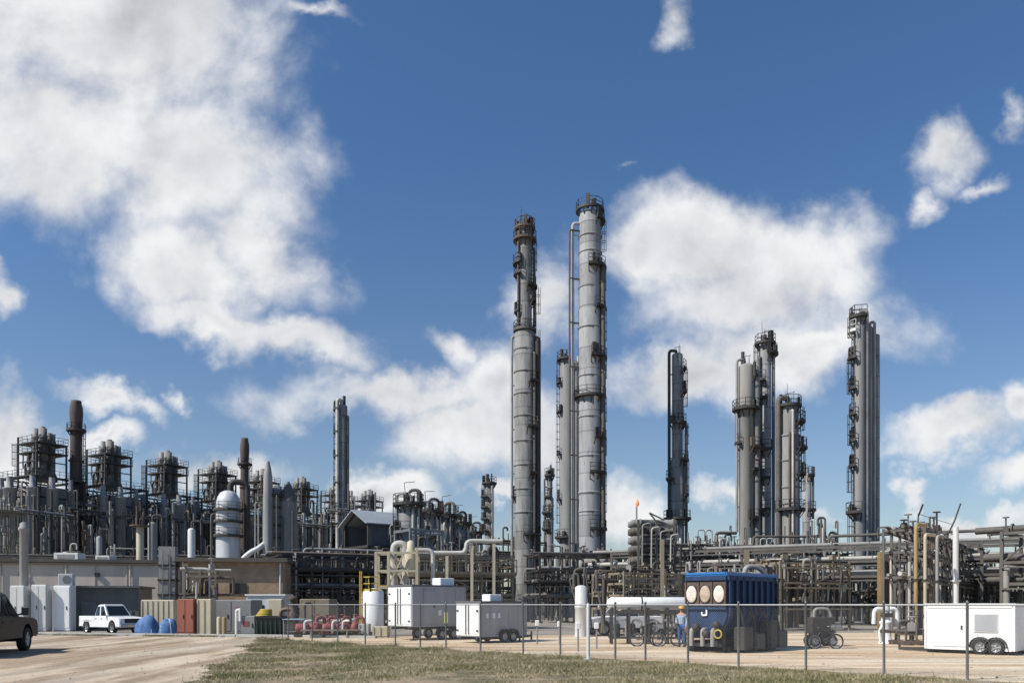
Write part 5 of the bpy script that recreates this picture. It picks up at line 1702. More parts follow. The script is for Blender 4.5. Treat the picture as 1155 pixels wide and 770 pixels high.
# ------------------------------------------------------------------ receding valve rack at the far side
rr_root = rack('valve_rack', 'tall rack crowded with valves behind the small white trailer', 'pipe rack', 1043, 50, 1122, 84, 2.4, [3.6, 5.2, 6.6], 2.6, [3, 3, 5], (.06, .15), seed=61, risers=50, rtop=7.4, drums=0,
               fm='steel', pm=['pipe_d', 'pipe_l', 'pipe_g', 'rusty', 'dark'], valves=60, cw=.14, bend=.4)
q = MB(); q.bar((.7, .5, 7.0), (.55, .45, 7.5), .07); q.bar((.55, .45, 7.5), (.0, .1, 8.15), .08); q.build('arm', M['dark'], rr_root)
q = MB(); q.pipe([(10.4, .2, 6.8), (10.6, -.3, 8.0), (11.3, -.6, 9.3)], .055, 8); q.build('arm', M['dark'], rr_root)
MB().bar((.6, .5, 7.65), (10.5, -.1, 7.75), .03).build('stay_wire', M['midsteel'], rr_root)
GV = 'upright pipes in front of the valve rack'
for px, D_, yt, m, r_, lab in ((1033, 44, 591, 'ochre', .10, 'yellow-brown upright pipe bending over at the near end of the valve rack'), (1043.5, 45, 602, 'beige', .09, 'beige upright pipe with an elbow next to the yellow-brown one'),
                               (1078, 46, 594, 'offwhite', .16, 'thick white upright pipe rising behind the small white trailer'), (1057, 47, 604, 'pipe_g', .09, 'thin grey upright pipe between the beige and white ones')):
    zt = ZH(yt, D_)
    t = thing('upright_pipe', lab, 'pipe', G(px, D_), .7, GV)
    pts = [(0, 0, 0), (0, 0, zt), (1.3, 0, zt)] if px != 1078 else [(0, 0, 0), (0, 0, zt)]
    MB().pipe(pts, r_, 10).build('pipe', M[m], t)
    q = MB()
    for z in (1.2, 3.2):
        q.cyl((0, 0, z), (0, 0, z + .1), r_ * 1.8, n=10)
    q.build('flange', M['dark' if px != 1078 else 'offwhite'], t)
rack('steel_structure', 'dark low valve manifold at the hitch of the small white trailer', 'valve manifold', 1022, 37, 1042, 37, 1, [.5], .7, [2], (.06, .1), seed=62, risers=3, rtop=1.2, fm='rusty', pm=['rusty', 'pipe_d'], valves=4, cw=.08, brace=False)
rack('steel_structure', 'high open frame behind the valve rack carrying the last of the main pipes', 'steel structure', 1130, 60, 1175, 58, 4, [3.4, 5.0, 7.2], 3, [2, 3, 2], (.15, .34), seed=63, risers=2, rtop=6, jog=0, fm='steel', group=G_ST, over=3)


# ------------------------------------------------------------------ wheels, trailers, pickups
def wheel(parent, x, y, r, w=.24, out=-1):
    """out = -1: the rim looks towards -y"""
    t = MB()
    t.lathe([(r * .62, -w / 2), (r * .9, -w / 2), (r, -w * .32), (r, w * .32), (r * .9, w / 2), (r * .62, w / 2)], 24, (x, y, r), 'y', caps=False)
    wh = t.build('wheel', M['rubber'], parent)
    q = MB()
    q.lathe([(.02, out * w * .25), (r * .2, out * w * .28), (r * .24, out * w * .12), (r * .5, out * w * .1), (r * .56, out * w * .42), (r * .64, out * w * .44), (r * .64, -out * w * .3)], 20, (x, y, r), 'y')
    for i in range(5):
        a = 2 * PI * i / 5
        q.bar((x + r * .15 * math.cos(a), y + out * w * .22, r + r * .15 * math.sin(a)), (x + r * .58 * math.cos(a), y + out * w * .3, r + r * .58 * math.sin(a)), r * .16, .05)
    q.build('rim', M['rim'], wh)


def trailer(label, loc, rz, L, W, z0, z1, side_m, end_m, roof_m, wheels, ac=None, group=None, dark_rear=False, vents=(), window=None, sidedoor=None, hitch=-1):
    """local x along the side from 0 to L, the camera side is y=0, the end wall is x=0"""
    t = thing('box_trailer', label, 'trailer', loc, rz, group)
    b = MB(); b.cbox((L / 2, W / 2, (z0 + z1) / 2), (L, W, z1 - z0), .05)
    b.build('body', M[side_m], t)
    e = MB().box((-.012, W / 2, (z0 + z1) / 2), (.03, W - .12, z1 - z0 - .1)).build('end_wall', M[end_m], t)
    q = MB()
    for y in (W * .27, W * .73):
        q.box((-.035, y, (z0 + z1) / 2), (.02, W * .42, z1 - z0 - .3))
    q.build('door', M[end_m], e)
    q = MB()
    for y in (W * .44, W * .56):
        q.cyl((-.07, y, z0 + .1), (-.07, y, z1 - .1), .02, n=6)
    for z in (z0 + .3, z1 - .4):
        q.box((-.06, W * .9, z), (.04, .12, .08)); q.box((-.06, W * .1, z), (.04, .12, .08))
    q.build('latch', M['dark'], e)
    MB().box((L / 2, W / 2, z1 + .03), (L + .06, W + .06, .09)).build('roof', M[roof_m], t)
    q = MB()
    for x in (.03, L - .03):
        q.box((x, -.012, (z0 + z1) / 2), (.07, .03, z1 - z0))
    q.box((L / 2, -.014, z0 + .04), (L - .2, .03, .1)); q.box((L / 2, -.014, z1 - .06), (L - .2, .03, .08))
    nn = max(2, int(L / .61))
    for i in range(1, nn):
        q.box((L * i / nn, -.006, (z0 + z1) / 2), (.018, .02, z1 - z0 - .25))
    q.build('side_trim', M[side_m], t)
    for x in wheels:
        wheel(t, x, -.02, .29, .2, -1); wheel(t, x, W + .02, .29, .2, 1)
    fd = MB()
    for x in wheels:
        A_ = [(x + .36 * math.cos(a), .30 + .36 * math.sin(a)) for a in np.linspace(-.1, PI + .1, 13)]
        for (xa, za), (xb, zb) in zip(A_[:-1], A_[1:]):
            fd.bar((xa, -.06, za), (xb, -.06, zb), .22, .025)
    fd.build('fender', M['dark'], t)
    c = MB(); c.bar((0, .3, z0 - .08), (L, .3, z0 - .08), .1, .14); c.bar((0, W - .3, z0 - .08), (L, W - .3, z0 - .08), .1, .14)
    hx = -1.3 if hitch < 0 else L + 1.3
    ex = 0 if hitch < 0 else L
    c.bar((ex, .35, z0 - .08), (hx, W / 2, z0 - .08), .1); c.bar((ex, W - .35, z0 - .08), (hx, W / 2, z0 - .08), .1)
    c.cyl((hx, W / 2, 0.02), (hx, W / 2, z0 + .15), .05, n=8)
    c.build('chassis', M['dark'], t)
    for x in (.25, L - .25):
        q = MB(); q.cyl((x, .25, .02), (x, .25, z0), .05, n=8); q.box((x, .25, .02), (.25, .25, .04)); q.build('jack', M['dark'], t)
    if ac:
        x, s = ac
        q = MB(); q.cbox((x, W * .5, z1 + .075 + s * .28), (s * 1.3, s, s * .55)); q.build('air_conditioner', M['white'], t)
    for (x, z, w_, h_) in vents:
        MB().box((x, -.025, z), (w_, .04, h_)).build('notice', M['white'], t)
    if window:
        x, z, w_, h_ = window
        f_ = MB().box((x, -.02, z), (w_, .04, h_)).build('hatch', M['offwhite'], t)
        MB().box((x, -.045, z), (w_ * .9, .02, h_ * .88)).build('hatch_panel', M['tshade_hatch'], f_)
    if sidedoor:
        x, w_ = sidedoor
        d_ = MB().box((x, -.02, (z0 + z1) / 2 - .05), (w_, .035, z1 - z0 - .35)).build('door', M[side_m], t)
        MB().box((x + w_ * .36, -.05, (z0 + z1) / 2), (.05, .05, .16)).build('handle', M['dark'], d_)
    return t


# two big trailers by the pipe stand: white end walls, shade of the long sides put into a greyer colour
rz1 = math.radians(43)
trailer('taller white box trailer with an air conditioner, nearest the beige pipe stand', G(465, 41.5), rz1, 3.6, 2.2, .72, 2.85, 'tshade_hatch', 'white', 'roofgrey', (1.9, 2.7), ac=(2.9, .75), vents=((1.8, 1.45, .22, .3),), sidedoor=(1.1, .8), group='white box trailers', hitch=1)
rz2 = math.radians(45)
trailer('lower white box trailer with a dark roof, in front of the taller one', G(542, 38.5), rz2, 3.2, 1.8, .32, 1.98, 'tshade_hatch', 'white', 'roofgrey', (1.55, 2.15), ac=(1.6, .62), vents=((.42, 1.35, .14, .24), (.85, 1.35, .18, .26), (1.22, 1.35, .14, .26)), group='white box trailers', hitch=1)
a = G(1043, 31.6)
b2 = G(1145, 29.4)
trailer('small white twin-axle box trailer with a hatch, in front of the valve rack', a, math.atan2((b2 - a).y, (b2 - a).x), (b2 - a).length, 2.0, .16, 1.86, 'white', 'white', 'offwhite', (1.98, 2.5), window=(2.15, 1.2, .8, .7), group='white box trailers', sidedoor=(.9, 1.2))


def pickup(label, loc, rz, paint, name='pickup_truck'):
    t = thing(name, label, 'pickup', loc, rz, 'pickup trucks')
    W = .95
    wr = .39

    def arch(cx, r=.5, n=8):
        return [(cx + r * math.cos(PI * k / n) * 1.0, wr + .02 + r * math.sin(PI * k / n)) for k in range(n + 1)]   # from +x to -x over the top
    fx, bx = 1.75, -1.75
    low = [(-2.75, .5), (-2.78, .62), (-2.75, .82), (-.62, .82), (-.62, 1.13), (1.05, 1.14), (2.3, 1.08), (2.68, 1.0), (2.78, .85), (2.8, .5)]
    low += [(fx + .52, .5)] + arch(fx) + [(fx - .52, .45), (bx + .52, .45)] + arch(bx) + [(bx - .52, .5)]
    MB().prism(low, -W, W).build('body', M[paint], t, bevel=.03)
    # bed
    bd = MB()
    for y in (-W + .05, W - .05):
        bd.box((-1.7, y, .98), (2.12, .1, .34))
    bd.box((-.7, 0, .98), (.1, 2 * W - .2, .33))
    bd.build('bed_side', M[paint], t, bevel=.02)
    tg = MB().box((-2.72, 0, .97), (.1, 2 * W - .12, .36)).build('tailgate', M[paint], t, bevel=.02)
    MB().box((-2.78, 0, 1.04), (.04, .25, .07)).build('handle', M['black'], tg)
    # cab: tapering greenhouse
    lo_, hi_ = [(-.66, 1.12), (1.12, 1.13)], [(-.45, 1.84), (.42, 1.86)]
    c = MB()
    wt = .74
    vs = [(-.66, -W + .03, 1.12), (1.12, -W + .05, 1.13), (1.12, W - .05, 1.13), (-.66, W - .03, 1.12), (-.5, -wt, 1.80), (.40, -wt, 1.83), (.40, wt, 1.83), (-.5, wt, 1.80),
          (-.4, -wt + .1, 1.88), (.3, -wt + .1, 1.9), (.3, wt - .1, 1.9), (-.4, wt - .1, 1.88)]
    c.add(vs, [(8, 9, 10, 11)] + [(k * 4 + i, k * 4 + (i + 1) % 4, k * 4 + 4 + (i + 1) % 4, k * 4 + 4 + i) for k in range(2) for i in range(4)])
    c.build('cab', M[paint], t, bevel=.02)

    def quad(a, b, c_, d, off, name):
        """window set just proud of a cab face, shrunk towards its centre"""
        a, b, c_, d = map(Vector, (a, b, c_, d))
        ce = (a + b + c_ + d) / 4
        n = (b - a).cross(d - a).normalized()
        P = [ce + (p - ce) * .86 + n * off for p in (a, b, c_, d)]
        P2 = [p - n * .02 for p in P]
        MB().add(P + P2, [(0, 1, 2, 3), (7, 6, 5, 4)] + [(i, 4 + i, 4 + (i + 1) % 4, (i + 1) % 4) for i in range(4)]).build(name, M['glass'], t)
    v = [Vector(x) for x in vs]
    quad(v[1], v[2], v[6], v[5], .012, 'windscreen')
    quad(v[3], v[0], v[4], v[7], .012, 'rear_window')
    for s in (0, 1):
        A_, B_, C_, D_ = (v[0], v[1], v[5], v[4]) if s == 0 else (v[2], v[3], v[7], v[6])
        for f0_, f1_ in ((.02, .42), (.46, .93)) if s == 0 else ((.07, .54), (.58, .98)):
            quad(A_.lerp(B_, f0_), A_.lerp(B_, f1_), D_.lerp(C_, f1_), D_.lerp(C_, f0_), .012, 'side_window')
    for x in (fx, bx):
        wheel(t, x, -W + .12, wr, .26, -1); wheel(t, x, W - .12, wr, .26, 1)
    g = MB(); g.box((2.77, 0, .86), (.08, 1.1, .28))
    for z in (.77, .86, .95):
        g.box((2.815, 0, z), (.03, 1.12, .03))
    g.build('grille', M['black'], t)
    MB().box((2.84, 0, .55), (.16, 1.86, .2)).build('bumper', M['chrome'], t, bevel=.03)
    MB().box((-2.84, 0, .55), (.14, 1.8, .18)).build('bumper', M['chrome'], t, bevel=.03)
    for s in (-1, 1):
        MB().box((2.76, s * .74, .9), (.1, .32, .2)).build('headlight', M['lens'], t, bevel=.02)
        MB().box((-2.77, s * .88, .93), (.06, .12, .3)).build('tail_light', M['redlens'], t)
        q = MB(); q.bar((.95, s * .9, 1.2), (.95, s * 1.08, 1.24), .05); q.box((.95, s * 1.12, 1.3), (.08, .2, .24)); q.build('mirror', M['black'], t)
        for xd in (.35, -.4):
            MB().box((xd, s * (W + .012), .98), (.14, .02, .035)).build('handle', M['black'], t)
    q = MB(); q.box((0, 0, .42), (4.8, 1.1, .16)); q.cyl((bx, -.8, wr), (bx, .8, wr), .1, n=8); q.cyl((fx, -.8, wr), (fx, .8, wr), .08, n=8)
    for x in (fx, bx):
        for s in (-1, 1):
            q.box((x, s * .6, .6), (.98, .2, .5))
    q.build('chassis', M['black'], t)
    return t


pickup('white pickup truck parked beside the blue tarped heaps', G(125, 51.5) + Vector((.05, 0, 0)), math.radians(-30), 'truckwhite').scale = (.76, .92, 1)
pickup('dark muddy pickup truck on the dirt road, cut off by the picture edge', (-20.39, 30.3, 0), math.radians(104), 'truckdark').scale = (1.2, 1.2, 1.24)
pickup('white pickup truck mostly hidden behind the long horizontal tank', G(703, 50), math.radians(200), 'truckwhite')

# ------------------------------------------------------------------ horizontal tank on a skid
D_ = 38
k = D_ / F
t = thing('horizontal_tank', 'long white horizontal tank on a dark skid beside the blue tank', 'tank', G(688, D_), -.03)
Lh = 87 * k
r = .30
z = ZH(680, D_)
MB().lathe([(.02, -.12), (r * .6, -.08), (r, .08), (r, Lh - .08), (r * .6, Lh + .08), (.02, Lh + .12)], 20, (0, .4, z), 'x').build('shell', M['white'], t)
q = MB()
for x in (Lh * .42, ):
    q.lathe([(r + .02, x - .03), (r + .02, x + .03)], 20, (0, .4, z), 'x')
q.build('strap', M['dark'], t)
q = MB()
q.bar((0, 0, z - .42), (Lh, 0, z - .42), .1, .16); q.bar((0, .8, z - .42), (Lh, .8, z - .42), .1, .16)
for x in (.1, Lh * .25, Lh * .5, Lh * .75, Lh - .1):
    q.bar((x, 0, 0), (x, 0, z - .4), .09); q.bar((x, .8, 0), (x, .8, z - .4), .09); q.box((x, .4, z - .3), (.12, .7, .16))
q.bar((0, 0, .3), (Lh, 0, .3), .08); q.bar((0, .8, .3), (Lh, .8, .3), .08)
q.build('skid', M['dark'], t)
rr = random.Random(77)
for i in range(5):
    x = Lh * (i + .5) / 5
    q = MB(); q.lathe([(.16, .35), (.16, .9), (.08, 1.0)], 12, (x, .4, 0)); q.build('filter_pot', M['pipe_d' if i % 2 else 'green'], t)
    MB().pipe([(x, .4, .9), (x, .1, 1.15), (x + .4, .1, 1.15), (x + .4, .1, .4)], .05, 8).build('pipe', M['pipe_g'], t)

# white upright drum with dark pipework
t = thing('upright_drum', 'white upright drum with tangled dark pipes above, behind the fence', 'drum', G(655.5, 47), 0)
zt = ZH(660, 47)
MB().lathe([(.4, 0), (.37, .2), (.36, zt * .55), (.39, zt * .56), (.39, zt * .6), (.36, zt * .61), (.36, zt - .1), (.2, zt), (.02, zt + .03)], 20).build('shell', M['offwhite'], t)
rr = random.Random(8)
for i in range(9):
    x, y = rr.uniform(-.5, .9), rr.uniform(-.3, .6)
    MB().pipe([(x, y, zt - .2), (x, y, zt + rr.uniform(.4, 1.2)), (x + rr.uniform(-.8, .8), y, zt + rr.uniform(.4, 1.2)), (x + .5, y + .2, .2)], rr.uniform(.05, .1), 8).build('pipe', M['pipe_d' if i % 3 else 'dark'], t)

# ------------------------------------------------------------------ blue tank
D_ = 31
cx_ = (820 - CX) * D_ / F
t = thing('blue_tank', 'blue ribbed tank with three round cream lids on its front', 'tank', (cx_, D_, 0), math.radians(45))
# local: x runs along the long side (to the far corner), y runs to the front-left face edge
Wb, Lb = 1.85, 4.2
zt = 3.0
prof = [(.35, .55), (Wb - .35, .55), (Wb, 1.45), (Wb, zt), (0, zt), (0, 1.45)]      # (y, z) section
vs = [(0, y, z) for y, z in prof] + [(Lb, y, z) for y, z in prof]
b = MB(); b.add(vs, [tuple(range(6))[::-1], tuple(range(6, 12))] + [(i, (i + 1) % 6, 6 + (i + 1) % 6, 6 + i) for i in range(6)])
for i in range(9):
    x = .12 + (Lb - .24) * i / 8
    b.box((x, -.05, (zt + 1.45) / 2), (.12, .1, zt - 1.45))
    b.bar((x, -.02, 1.45), (x, .32, .55), .1)
b.box((Lb / 2, -.04, zt - .08), (Lb, .12, .16)); b.box((-.04, Wb / 2, zt - .08), (.1, Wb, .16)); b.box((-.05, Wb / 2, 1.75), (.1, Wb, .1))
b.build('body', M['blue'], t)
for i in range(3):
    q = MB(); q.lathe([(.02, -.05), (.2, -.045), (.225, -.03), (.225, 0.0)], 22, (0, 0, 0), 'x')
    q.v = [(x - .06, y * 1.05 + Wb * (i + .5) / 3, z * 1.5 + 2.3) for x, y, z in q.v]
    ld = q.build('lid', M['lid' if i != 1 else 'lid_worn'], t)
    q = MB(); q.torus((0, 0, 0), .24, .028, 'x', 20, 6)
    q.v = [(x - .06, y * 1.05 + Wb * (i + .5) / 3, z * 1.5 + 2.3) for x, y, z in q.v]
    q.build('lid_ring', M['black'], ld)
q = MB(); q.box((-.03, Wb / 2, 2.3), (.05, Wb - .06, .95))
for i in range(4):
    q.box((-.06, Wb * i / 3 * .96 + .04, 2.3), (.08, .07, .95))
q.build('hatch_frame', M['rusty'], t)
q = MB(); q.box((-.06, Wb * .47, 1.6), (.02, .07, .3)); q.box((-.06, Wb * .53, 1.47), (.02, .16, .07)); q.box((-.06, Wb * .58, 1.53), (.02, .06, .14))
q.build('emblem', M['white'], t)
q = MB()
q.bar((-.3, .3, .35), (Lb + .2, .3, .35), .14, .22); q.bar((-.3, Wb - .3, .35), (Lb + .2, Wb - .3, .35), .14, .22)
for x in (-.2, .9, 2.0, 3.1, 4.1):
    q.bar((x, .1, .3), (x, Wb - .1, .3), .12)
for x in (.1, Lb - .2):
    for y in (.15, Wb - .15):
        q.bar((x, y, 0), (x, y, 1.3), .1)
q.box((1.0, .1, .12), (1.6, .2, .24)); q.box((3.4, .1, .12), (1.2, .2, .24)); q.box((Lb / 2, Wb - .2, .12), (4, .2, .24))
q.build('skid', M['black'], t)
for i, (x, y, sx, sy, sz) in enumerate(((.7, -.32, .7, .5, .9), (1.7, -.28, .9, .45, .65), (2.7, -.35, .6, .5, 1.15), (3.6, -.3, .8, .5, .7))):
    MB().cbox((x, y, .12 + sz / 2), (sx, sy, sz), .05).build('engine_box', M['black' if i % 2 else 'dark'], t)
for x in (.35, 1.2, 2.2, 3.2):
    MB().pipe([(x, -.14, 1.9), (x, -.4, 1.6), (x + .2, -.45, .9), (x + .15, -.5, .2)], .055, 8).build('hose', M['black'], t)
for y, z in ((.3, 1.1), (.75, .75), (1.2, 1.0), (1.6, .8)):
    q = MB(); q.lathe([(.02, -.2), (.13, -.18), (.15, 0), (.1, .1)], 12, (-.22, y, z), 'x'); q.build('valve', M['dark'], t)
for y in (.45, .9, 1.4):
    MB().pipe([(-.05, y, .9), (-.3, y, .9), (-.3, y, .25)], .09, 10).build('outlet_pipe', M['pipe_g'], t)
MB().torus((-.42, .15, .75), .16, .03, 'x', 14, 6).build('handwheel', M['yellow'], t)
q = MB(); q.rails([(0, 0), (Lb, 0), (Lb, Wb), (0, Wb)], zt, True, .02, .02); q.bar((0, 0.05, zt + .12), (0, Wb, zt + .12), .08)
q.build('top_rail', mat('bright_blue', (.03, .16, .42), .4, 0, .1, 1), t)
MB().pipe([(3.2, 1.0, zt - .1), (3.2, 1.0, zt + .5), (3.9, .7, zt + .5), (4.6, .3, zt - .4)], .11, 10).build('hose', M['pipe_g'], t)
MB().ladder(Lb * .97, -.16, -PI / 2, .4, zt, False).build('ladder', M['dark'], t)

# fire monitor
t = thing('fire_monitor', 'white fire monitor with two drooping arms standing behind the fence', 'fire monitor', G(999, 38.5), 0)
MB().lathe([(.34, 0), (.34, .08), (.26, .12), (.24, .9), (.30, 1.0), (.3, 1.08), (.2, 1.12), (.2, 1.3)], 18).build('pedestal', M['white'], t)
MB().pipe([(0, 0, 1.25), (0, 0, 1.62), (-.42, 0, 1.7), (-.55, 0, 1.55), (-.58, 0, .95)], .10, 10, .2).build('arm', M['white'], t)
MB().pipe([(0, 0, 1.25), (0, 0, 1.62), (.42, 0, 1.7), (.55, 0, 1.55), (.58, 0, .95)], .10, 10, .2).build('arm', M['white'], t)
MB().cbox((0, -.12, 1.38), (.5, .25, .2), .03).build('valve_body', M['dark'], t)
MB().lathe([(.16, 1.6), (.16, 1.78), (.04, 1.82)], 14).build('cap', M['offwhite'], t)
MB().pipe([(-.2, -.1, .9), (-.36, -.12, .6), (-.3, -.12, .1)], .07, 8).build('drain_pipe', M['white'], t)


# bicycles
def bicycle(label, loc, rz):
    t = thing('bicycle', label, 'bicycle', loc, rz, 'bicycles in the yard')
    r = .31
    for x in (-.5, .5):
        w_ = MB().torus((x, 0, r), r, .03, 'y', 26, 6).build('wheel', M['rubber'], t)
        q = MB(); q.torus((x, 0, r), r - .04, .015, 'y', 24, 5)
        for i in range(14):
            a = 2 * PI * i / 14
            q.bar((x, .02 * (-1) ** i, r), (x + (r - .04) * math.cos(a), 0, r + (r - .04) * math.sin(a)), .006)
        q.cyl((x, -.05, r), (x, .05, r), .03, n=8)
        q.build('rim', M['rim'], w_)
    f = MB()
    bb, hd, st = (-.08, 0, .3), (.33, 0, .78), (-.2, 0, .78)
    for a, b in ((bb, (.36, 0, .66)), (hd, st), (bb, (-.23, 0, .86)), (bb, (-.5, .04, r)), (bb, (-.5, -.04, r)), (st, (-.5, .04, r)), (st, (-.5, -.04, r)), ((.31, 0, .86), (.4, 0, .6)), ((.4, .04, .6), (.5, .04, r)), ((.4, -.04, .6), (.5, -.04, r))):
        f.cyl(a, b, .018, n=6)
    f.build('frame', M['black'], t)
    MB().pipe([(.25, -.28, .95), (.33, -.2, .97), (.31, 0, .9), (.33, .2, .97), (.25, .28, .95)], .015, 6).build('handlebar', M['chrome'], t)
    q = MB(); q.lathe([(.02, -.12), (.08, -.1), (.07, 0), (.03, .12), (.01, .16)], 10, (-.24, 0, .88), 'x'); q.build('saddle', M['black'], t)
    q = MB(); q.torus(bb, .09, .012, 'y', 16, 4); q.bar((-.08, -.06, .3), (-.02, -.06, .14), .02); q.bar((-.08, .06, .3), (-.14, .06, .46), .02); q.box((-.02, -.1, .14), (.09, .08, .02)); q.box((-.14, .1, .46), (.09, .08, .02))
    q.build('crank', M['dark'], t)
    q = MB(); q.box((.52, 0, .82), (.3, .34, .02)); q.rails([(.37, -.17), (.67, -.17), (.67, .17), (.37, .17)], .82, True, .2, .01, .1)
    q.build('basket', M['wire'], t)
    return t


bicycle('black bicycle with a basket standing alone between the blue tank and the fire monitor', G(931, 34), .15)
bicycle('bicycle leaning under the middle of the horizontal tank', G(731, 36), -.1)
bicycle('bicycle parked under the horizontal tank, next to the worker', G(752, 36.6), .2)
t = thing('pump_cart', 'dark wheeled pump cart just behind the lone bicycle', 'cart', G(929, 36), .1)
MB().cbox((0, .3, .95), (1.1, .6, .75)).build('casing', M['dark'], t)
MB().pipe([(-.4, .1, .9), (-.4, .1, 1.7), (.3, .1, 1.7), (.6, .1, .6)], .07, 8).build('hose', M['pipe_g'], t)
wheel(t, -.4, .0, .25, .12, -1); wheel(t, .4, .0, .25, .12, -1); wheel(t, -.4, .6, .25, .12, 1); wheel(t, .4, .6, .25, .12, 1)
MB().bar((0, .3, .35), (0, .3, .6), .5, .9).build('chassis', M['dark'], t)


# ------------------------------------------------------------------ worker
def skin_mesh(name, verts, edges, radii, root=0, sub=2):
    me = bpy.data.meshes.new(name)
    me.from_pydata(verts, edges, [])
    o = bpy.data.objects.new(name, me)
    COL.objects.link(o)
    sk = o.modifiers.new('skin', 'SKIN')
    sk.use_smooth_shade = True
    for i, rd in enumerate(radii):
        me.skin_vertices[0].data[i].radius = rd if isinstance(rd, tuple) else (rd, rd)
        me.skin_vertices[0].data[i].use_root = (i == root)
    sb = o.modifiers.new('sub', 'SUBSURF'); sb.levels = sub; sb.render_levels = sub
    dg = bpy.context.evaluated_depsgraph_get()
    new = bpy.data.meshes.new_from_object(o.evaluated_get(dg))
    bpy.data.objects.remove(o)
    bpy.data.meshes.remove(me)
    new.name = name
    new.polygons.foreach_set('use_smooth', [True] * len(new.polygons))
    return new


def person():
    t = thing('person', 'worker in an orange hard hat, pale blue shirt and jeans beside the blue tank', 'person', G(769, 35.6), math.radians(-115))
    # faces local +x
    V = [(0, 0, .95), (0, 0, 1.12), (0, 0, 1.32), (.0, 0, 1.46), (.01, 0, 1.54), (.02, 0, 1.64), (.02, 0, 1.74),
         (0, .17, 1.41), (.0, .23, 1.15), (.14, .22, .93), (.2, .21, .86),
         (0, -.17, 1.41), (.02, -.24, 1.16), (.22, -.18, 1.08), (.3, -.15, 1.08),
         (0, .1, .9), (.02, .11, .5), (0, .12, .09), (.14, .13, .04),
         (0, -.1, .9), (-.03, -.12, .5), (-.06, -.13, .09), (.08, -.15, .04)]
    Eg = [(0, 1), (1, 2), (2, 3), (3, 4), (4, 5), (5, 6), (3, 7), (7, 8), (8, 9), (9, 10), (3, 11), (11, 12), (12, 13), (13, 14), (0, 15), (15, 16), (16, 17), (17, 18), (0, 19), (19, 20), (20, 21), (21, 22)]
    Rr = [(.11, .15), (.10, .13), (.12, .16), (.09, .12), .055, .085, .07, .06, .045, .033, .03, .06, .045, .033, .03, .085, .06, .042, .035, .085, .06, .042, .035]
    me = skin_mesh('body', V, Eg, Rr)
    me.materials.append(M['skin'])
    b = bpy.data.objects.new('body', me); COL.objects.link(b); b.parent = t
    up = [0, 1, 2, 3, 7, 8, 9, 11, 12, 13]
    rm = {v: i for i, v in enumerate(up)}
    Eu = [(rm[a], rm[c]) for a, c in Eg if a in rm and c in rm]
    me = skin_mesh('shirt', [V[i] for i in up], Eu, [tuple(x * (1.35 if i == 3 else 1.16) for x in Rr[i]) if isinstance(Rr[i], tuple) else Rr[i] * 1.25 for i in up])
    me.materials.append(M['shirt'])
    o = bpy.data.objects.new('shirt', me); COL.objects.link(o); o.parent = b
    dn = [0, 15, 16, 17, 19, 20, 21]
    rm = {v: i for i, v in enumerate(dn)}
    Ed = [(rm[a], rm[c]) for a, c in Eg if a in rm and c in rm]
    me = skin_mesh('jeans', [V[i] for i in dn], Ed, [tuple(x * 1.16 for x in Rr[i]) if isinstance(Rr[i], tuple) else Rr[i] * 1.22 for i in dn])
    me.materials.append(M['denim'])
    o = bpy.data.objects.new('jeans', me); COL.objects.link(o); o.parent = b
    for i in (17, 21):
        x, y, z = V[i]
        q = MB()
        q.lathe([(.055, .0), (.062, .05), (.055, .18)], 12, (x, y, .015))
        q.cbox((x + .09, y, .05), (.2, .09, .08), .02)
        q.build('boot', M['boot'], b)
    for wi, hi, s in ((9, 10, 1), (13, 14, -1)):
        w_, h_ = Vector(V[wi]), Vector(V[hi])
        d = (h_ - w_).normalized()
        sd = Vector((0, 0, 1)).cross(d).normalized()
        q = MB()
        for j, (off, ln) in enumerate(((-.03, .075), (-.01, .088), (.01, .082), (.03, .065))):
            p0 = h_ + sd * off
            q.tube([p0, p0 + d * ln * .5, p0 + d * ln + Vector((0, 0, -.02))], .0095, 6, .007)
        q.tube([w_ + d * .02 + sd * .03 * s, w_ + d * .06 + sd * .06 * s, w_ + d * .1 + sd * .06 * s], .011, 6, .008)
        q.build('hand', M['skin'], b)
    q = MB()
    q.lathe([(.16, 1.735), (.135, 1.745), (.13, 1.78), (.11, 1.83), (.06, 1.86), (.01, 1.865)], 18, (.02, 0, -.02))
    q.box((.15, 0, 1.722), (.12, .18, .012))
    q.build('hard_hat', M['hat'], b)
    q = MB()
    q.tube([(.10, 0, 1.66), (.125, 0, 1.62), (.105, 0, 1.615)], .012, 6)
    for s in (-1, 1):
        q.lathe([(.004, -.01), (.02, 0), (.004, .01)], 8, (.02, s * .088, 1.64), 'y')
    q.build('face', M['skin'], b)
    q = MB()
    for s in (-1, 1):
        q.lathe([(.002, 0), (.011, .006), (.003, .013)], 8, (.095, s * .032, 1.665), 'x')
    q.bar((.102, -.022, 1.595), (.102, .022, 1.595), .01)
    q.build('eye', M['black'], b)


person()

# ------------------------------------------------------------------ chain-link fence
fd = (FB - FA).normalized()
FL = (FB - FA).length
t = thing('chain_link_fence', 'chain-link fence with galvanised posts along the edge of the grass', 'fence', (FA.x, FA.y, 0), math.atan2(fd.y, fd.x))
FH = 1.88


def fence_x(px):
    """distance along the fence at a sight line"""
    s = (px - CX) / F
    # FA + l*fd : x = s*y
    return (s * FA.y - FA.x) / (fd.x - s * fd.y)


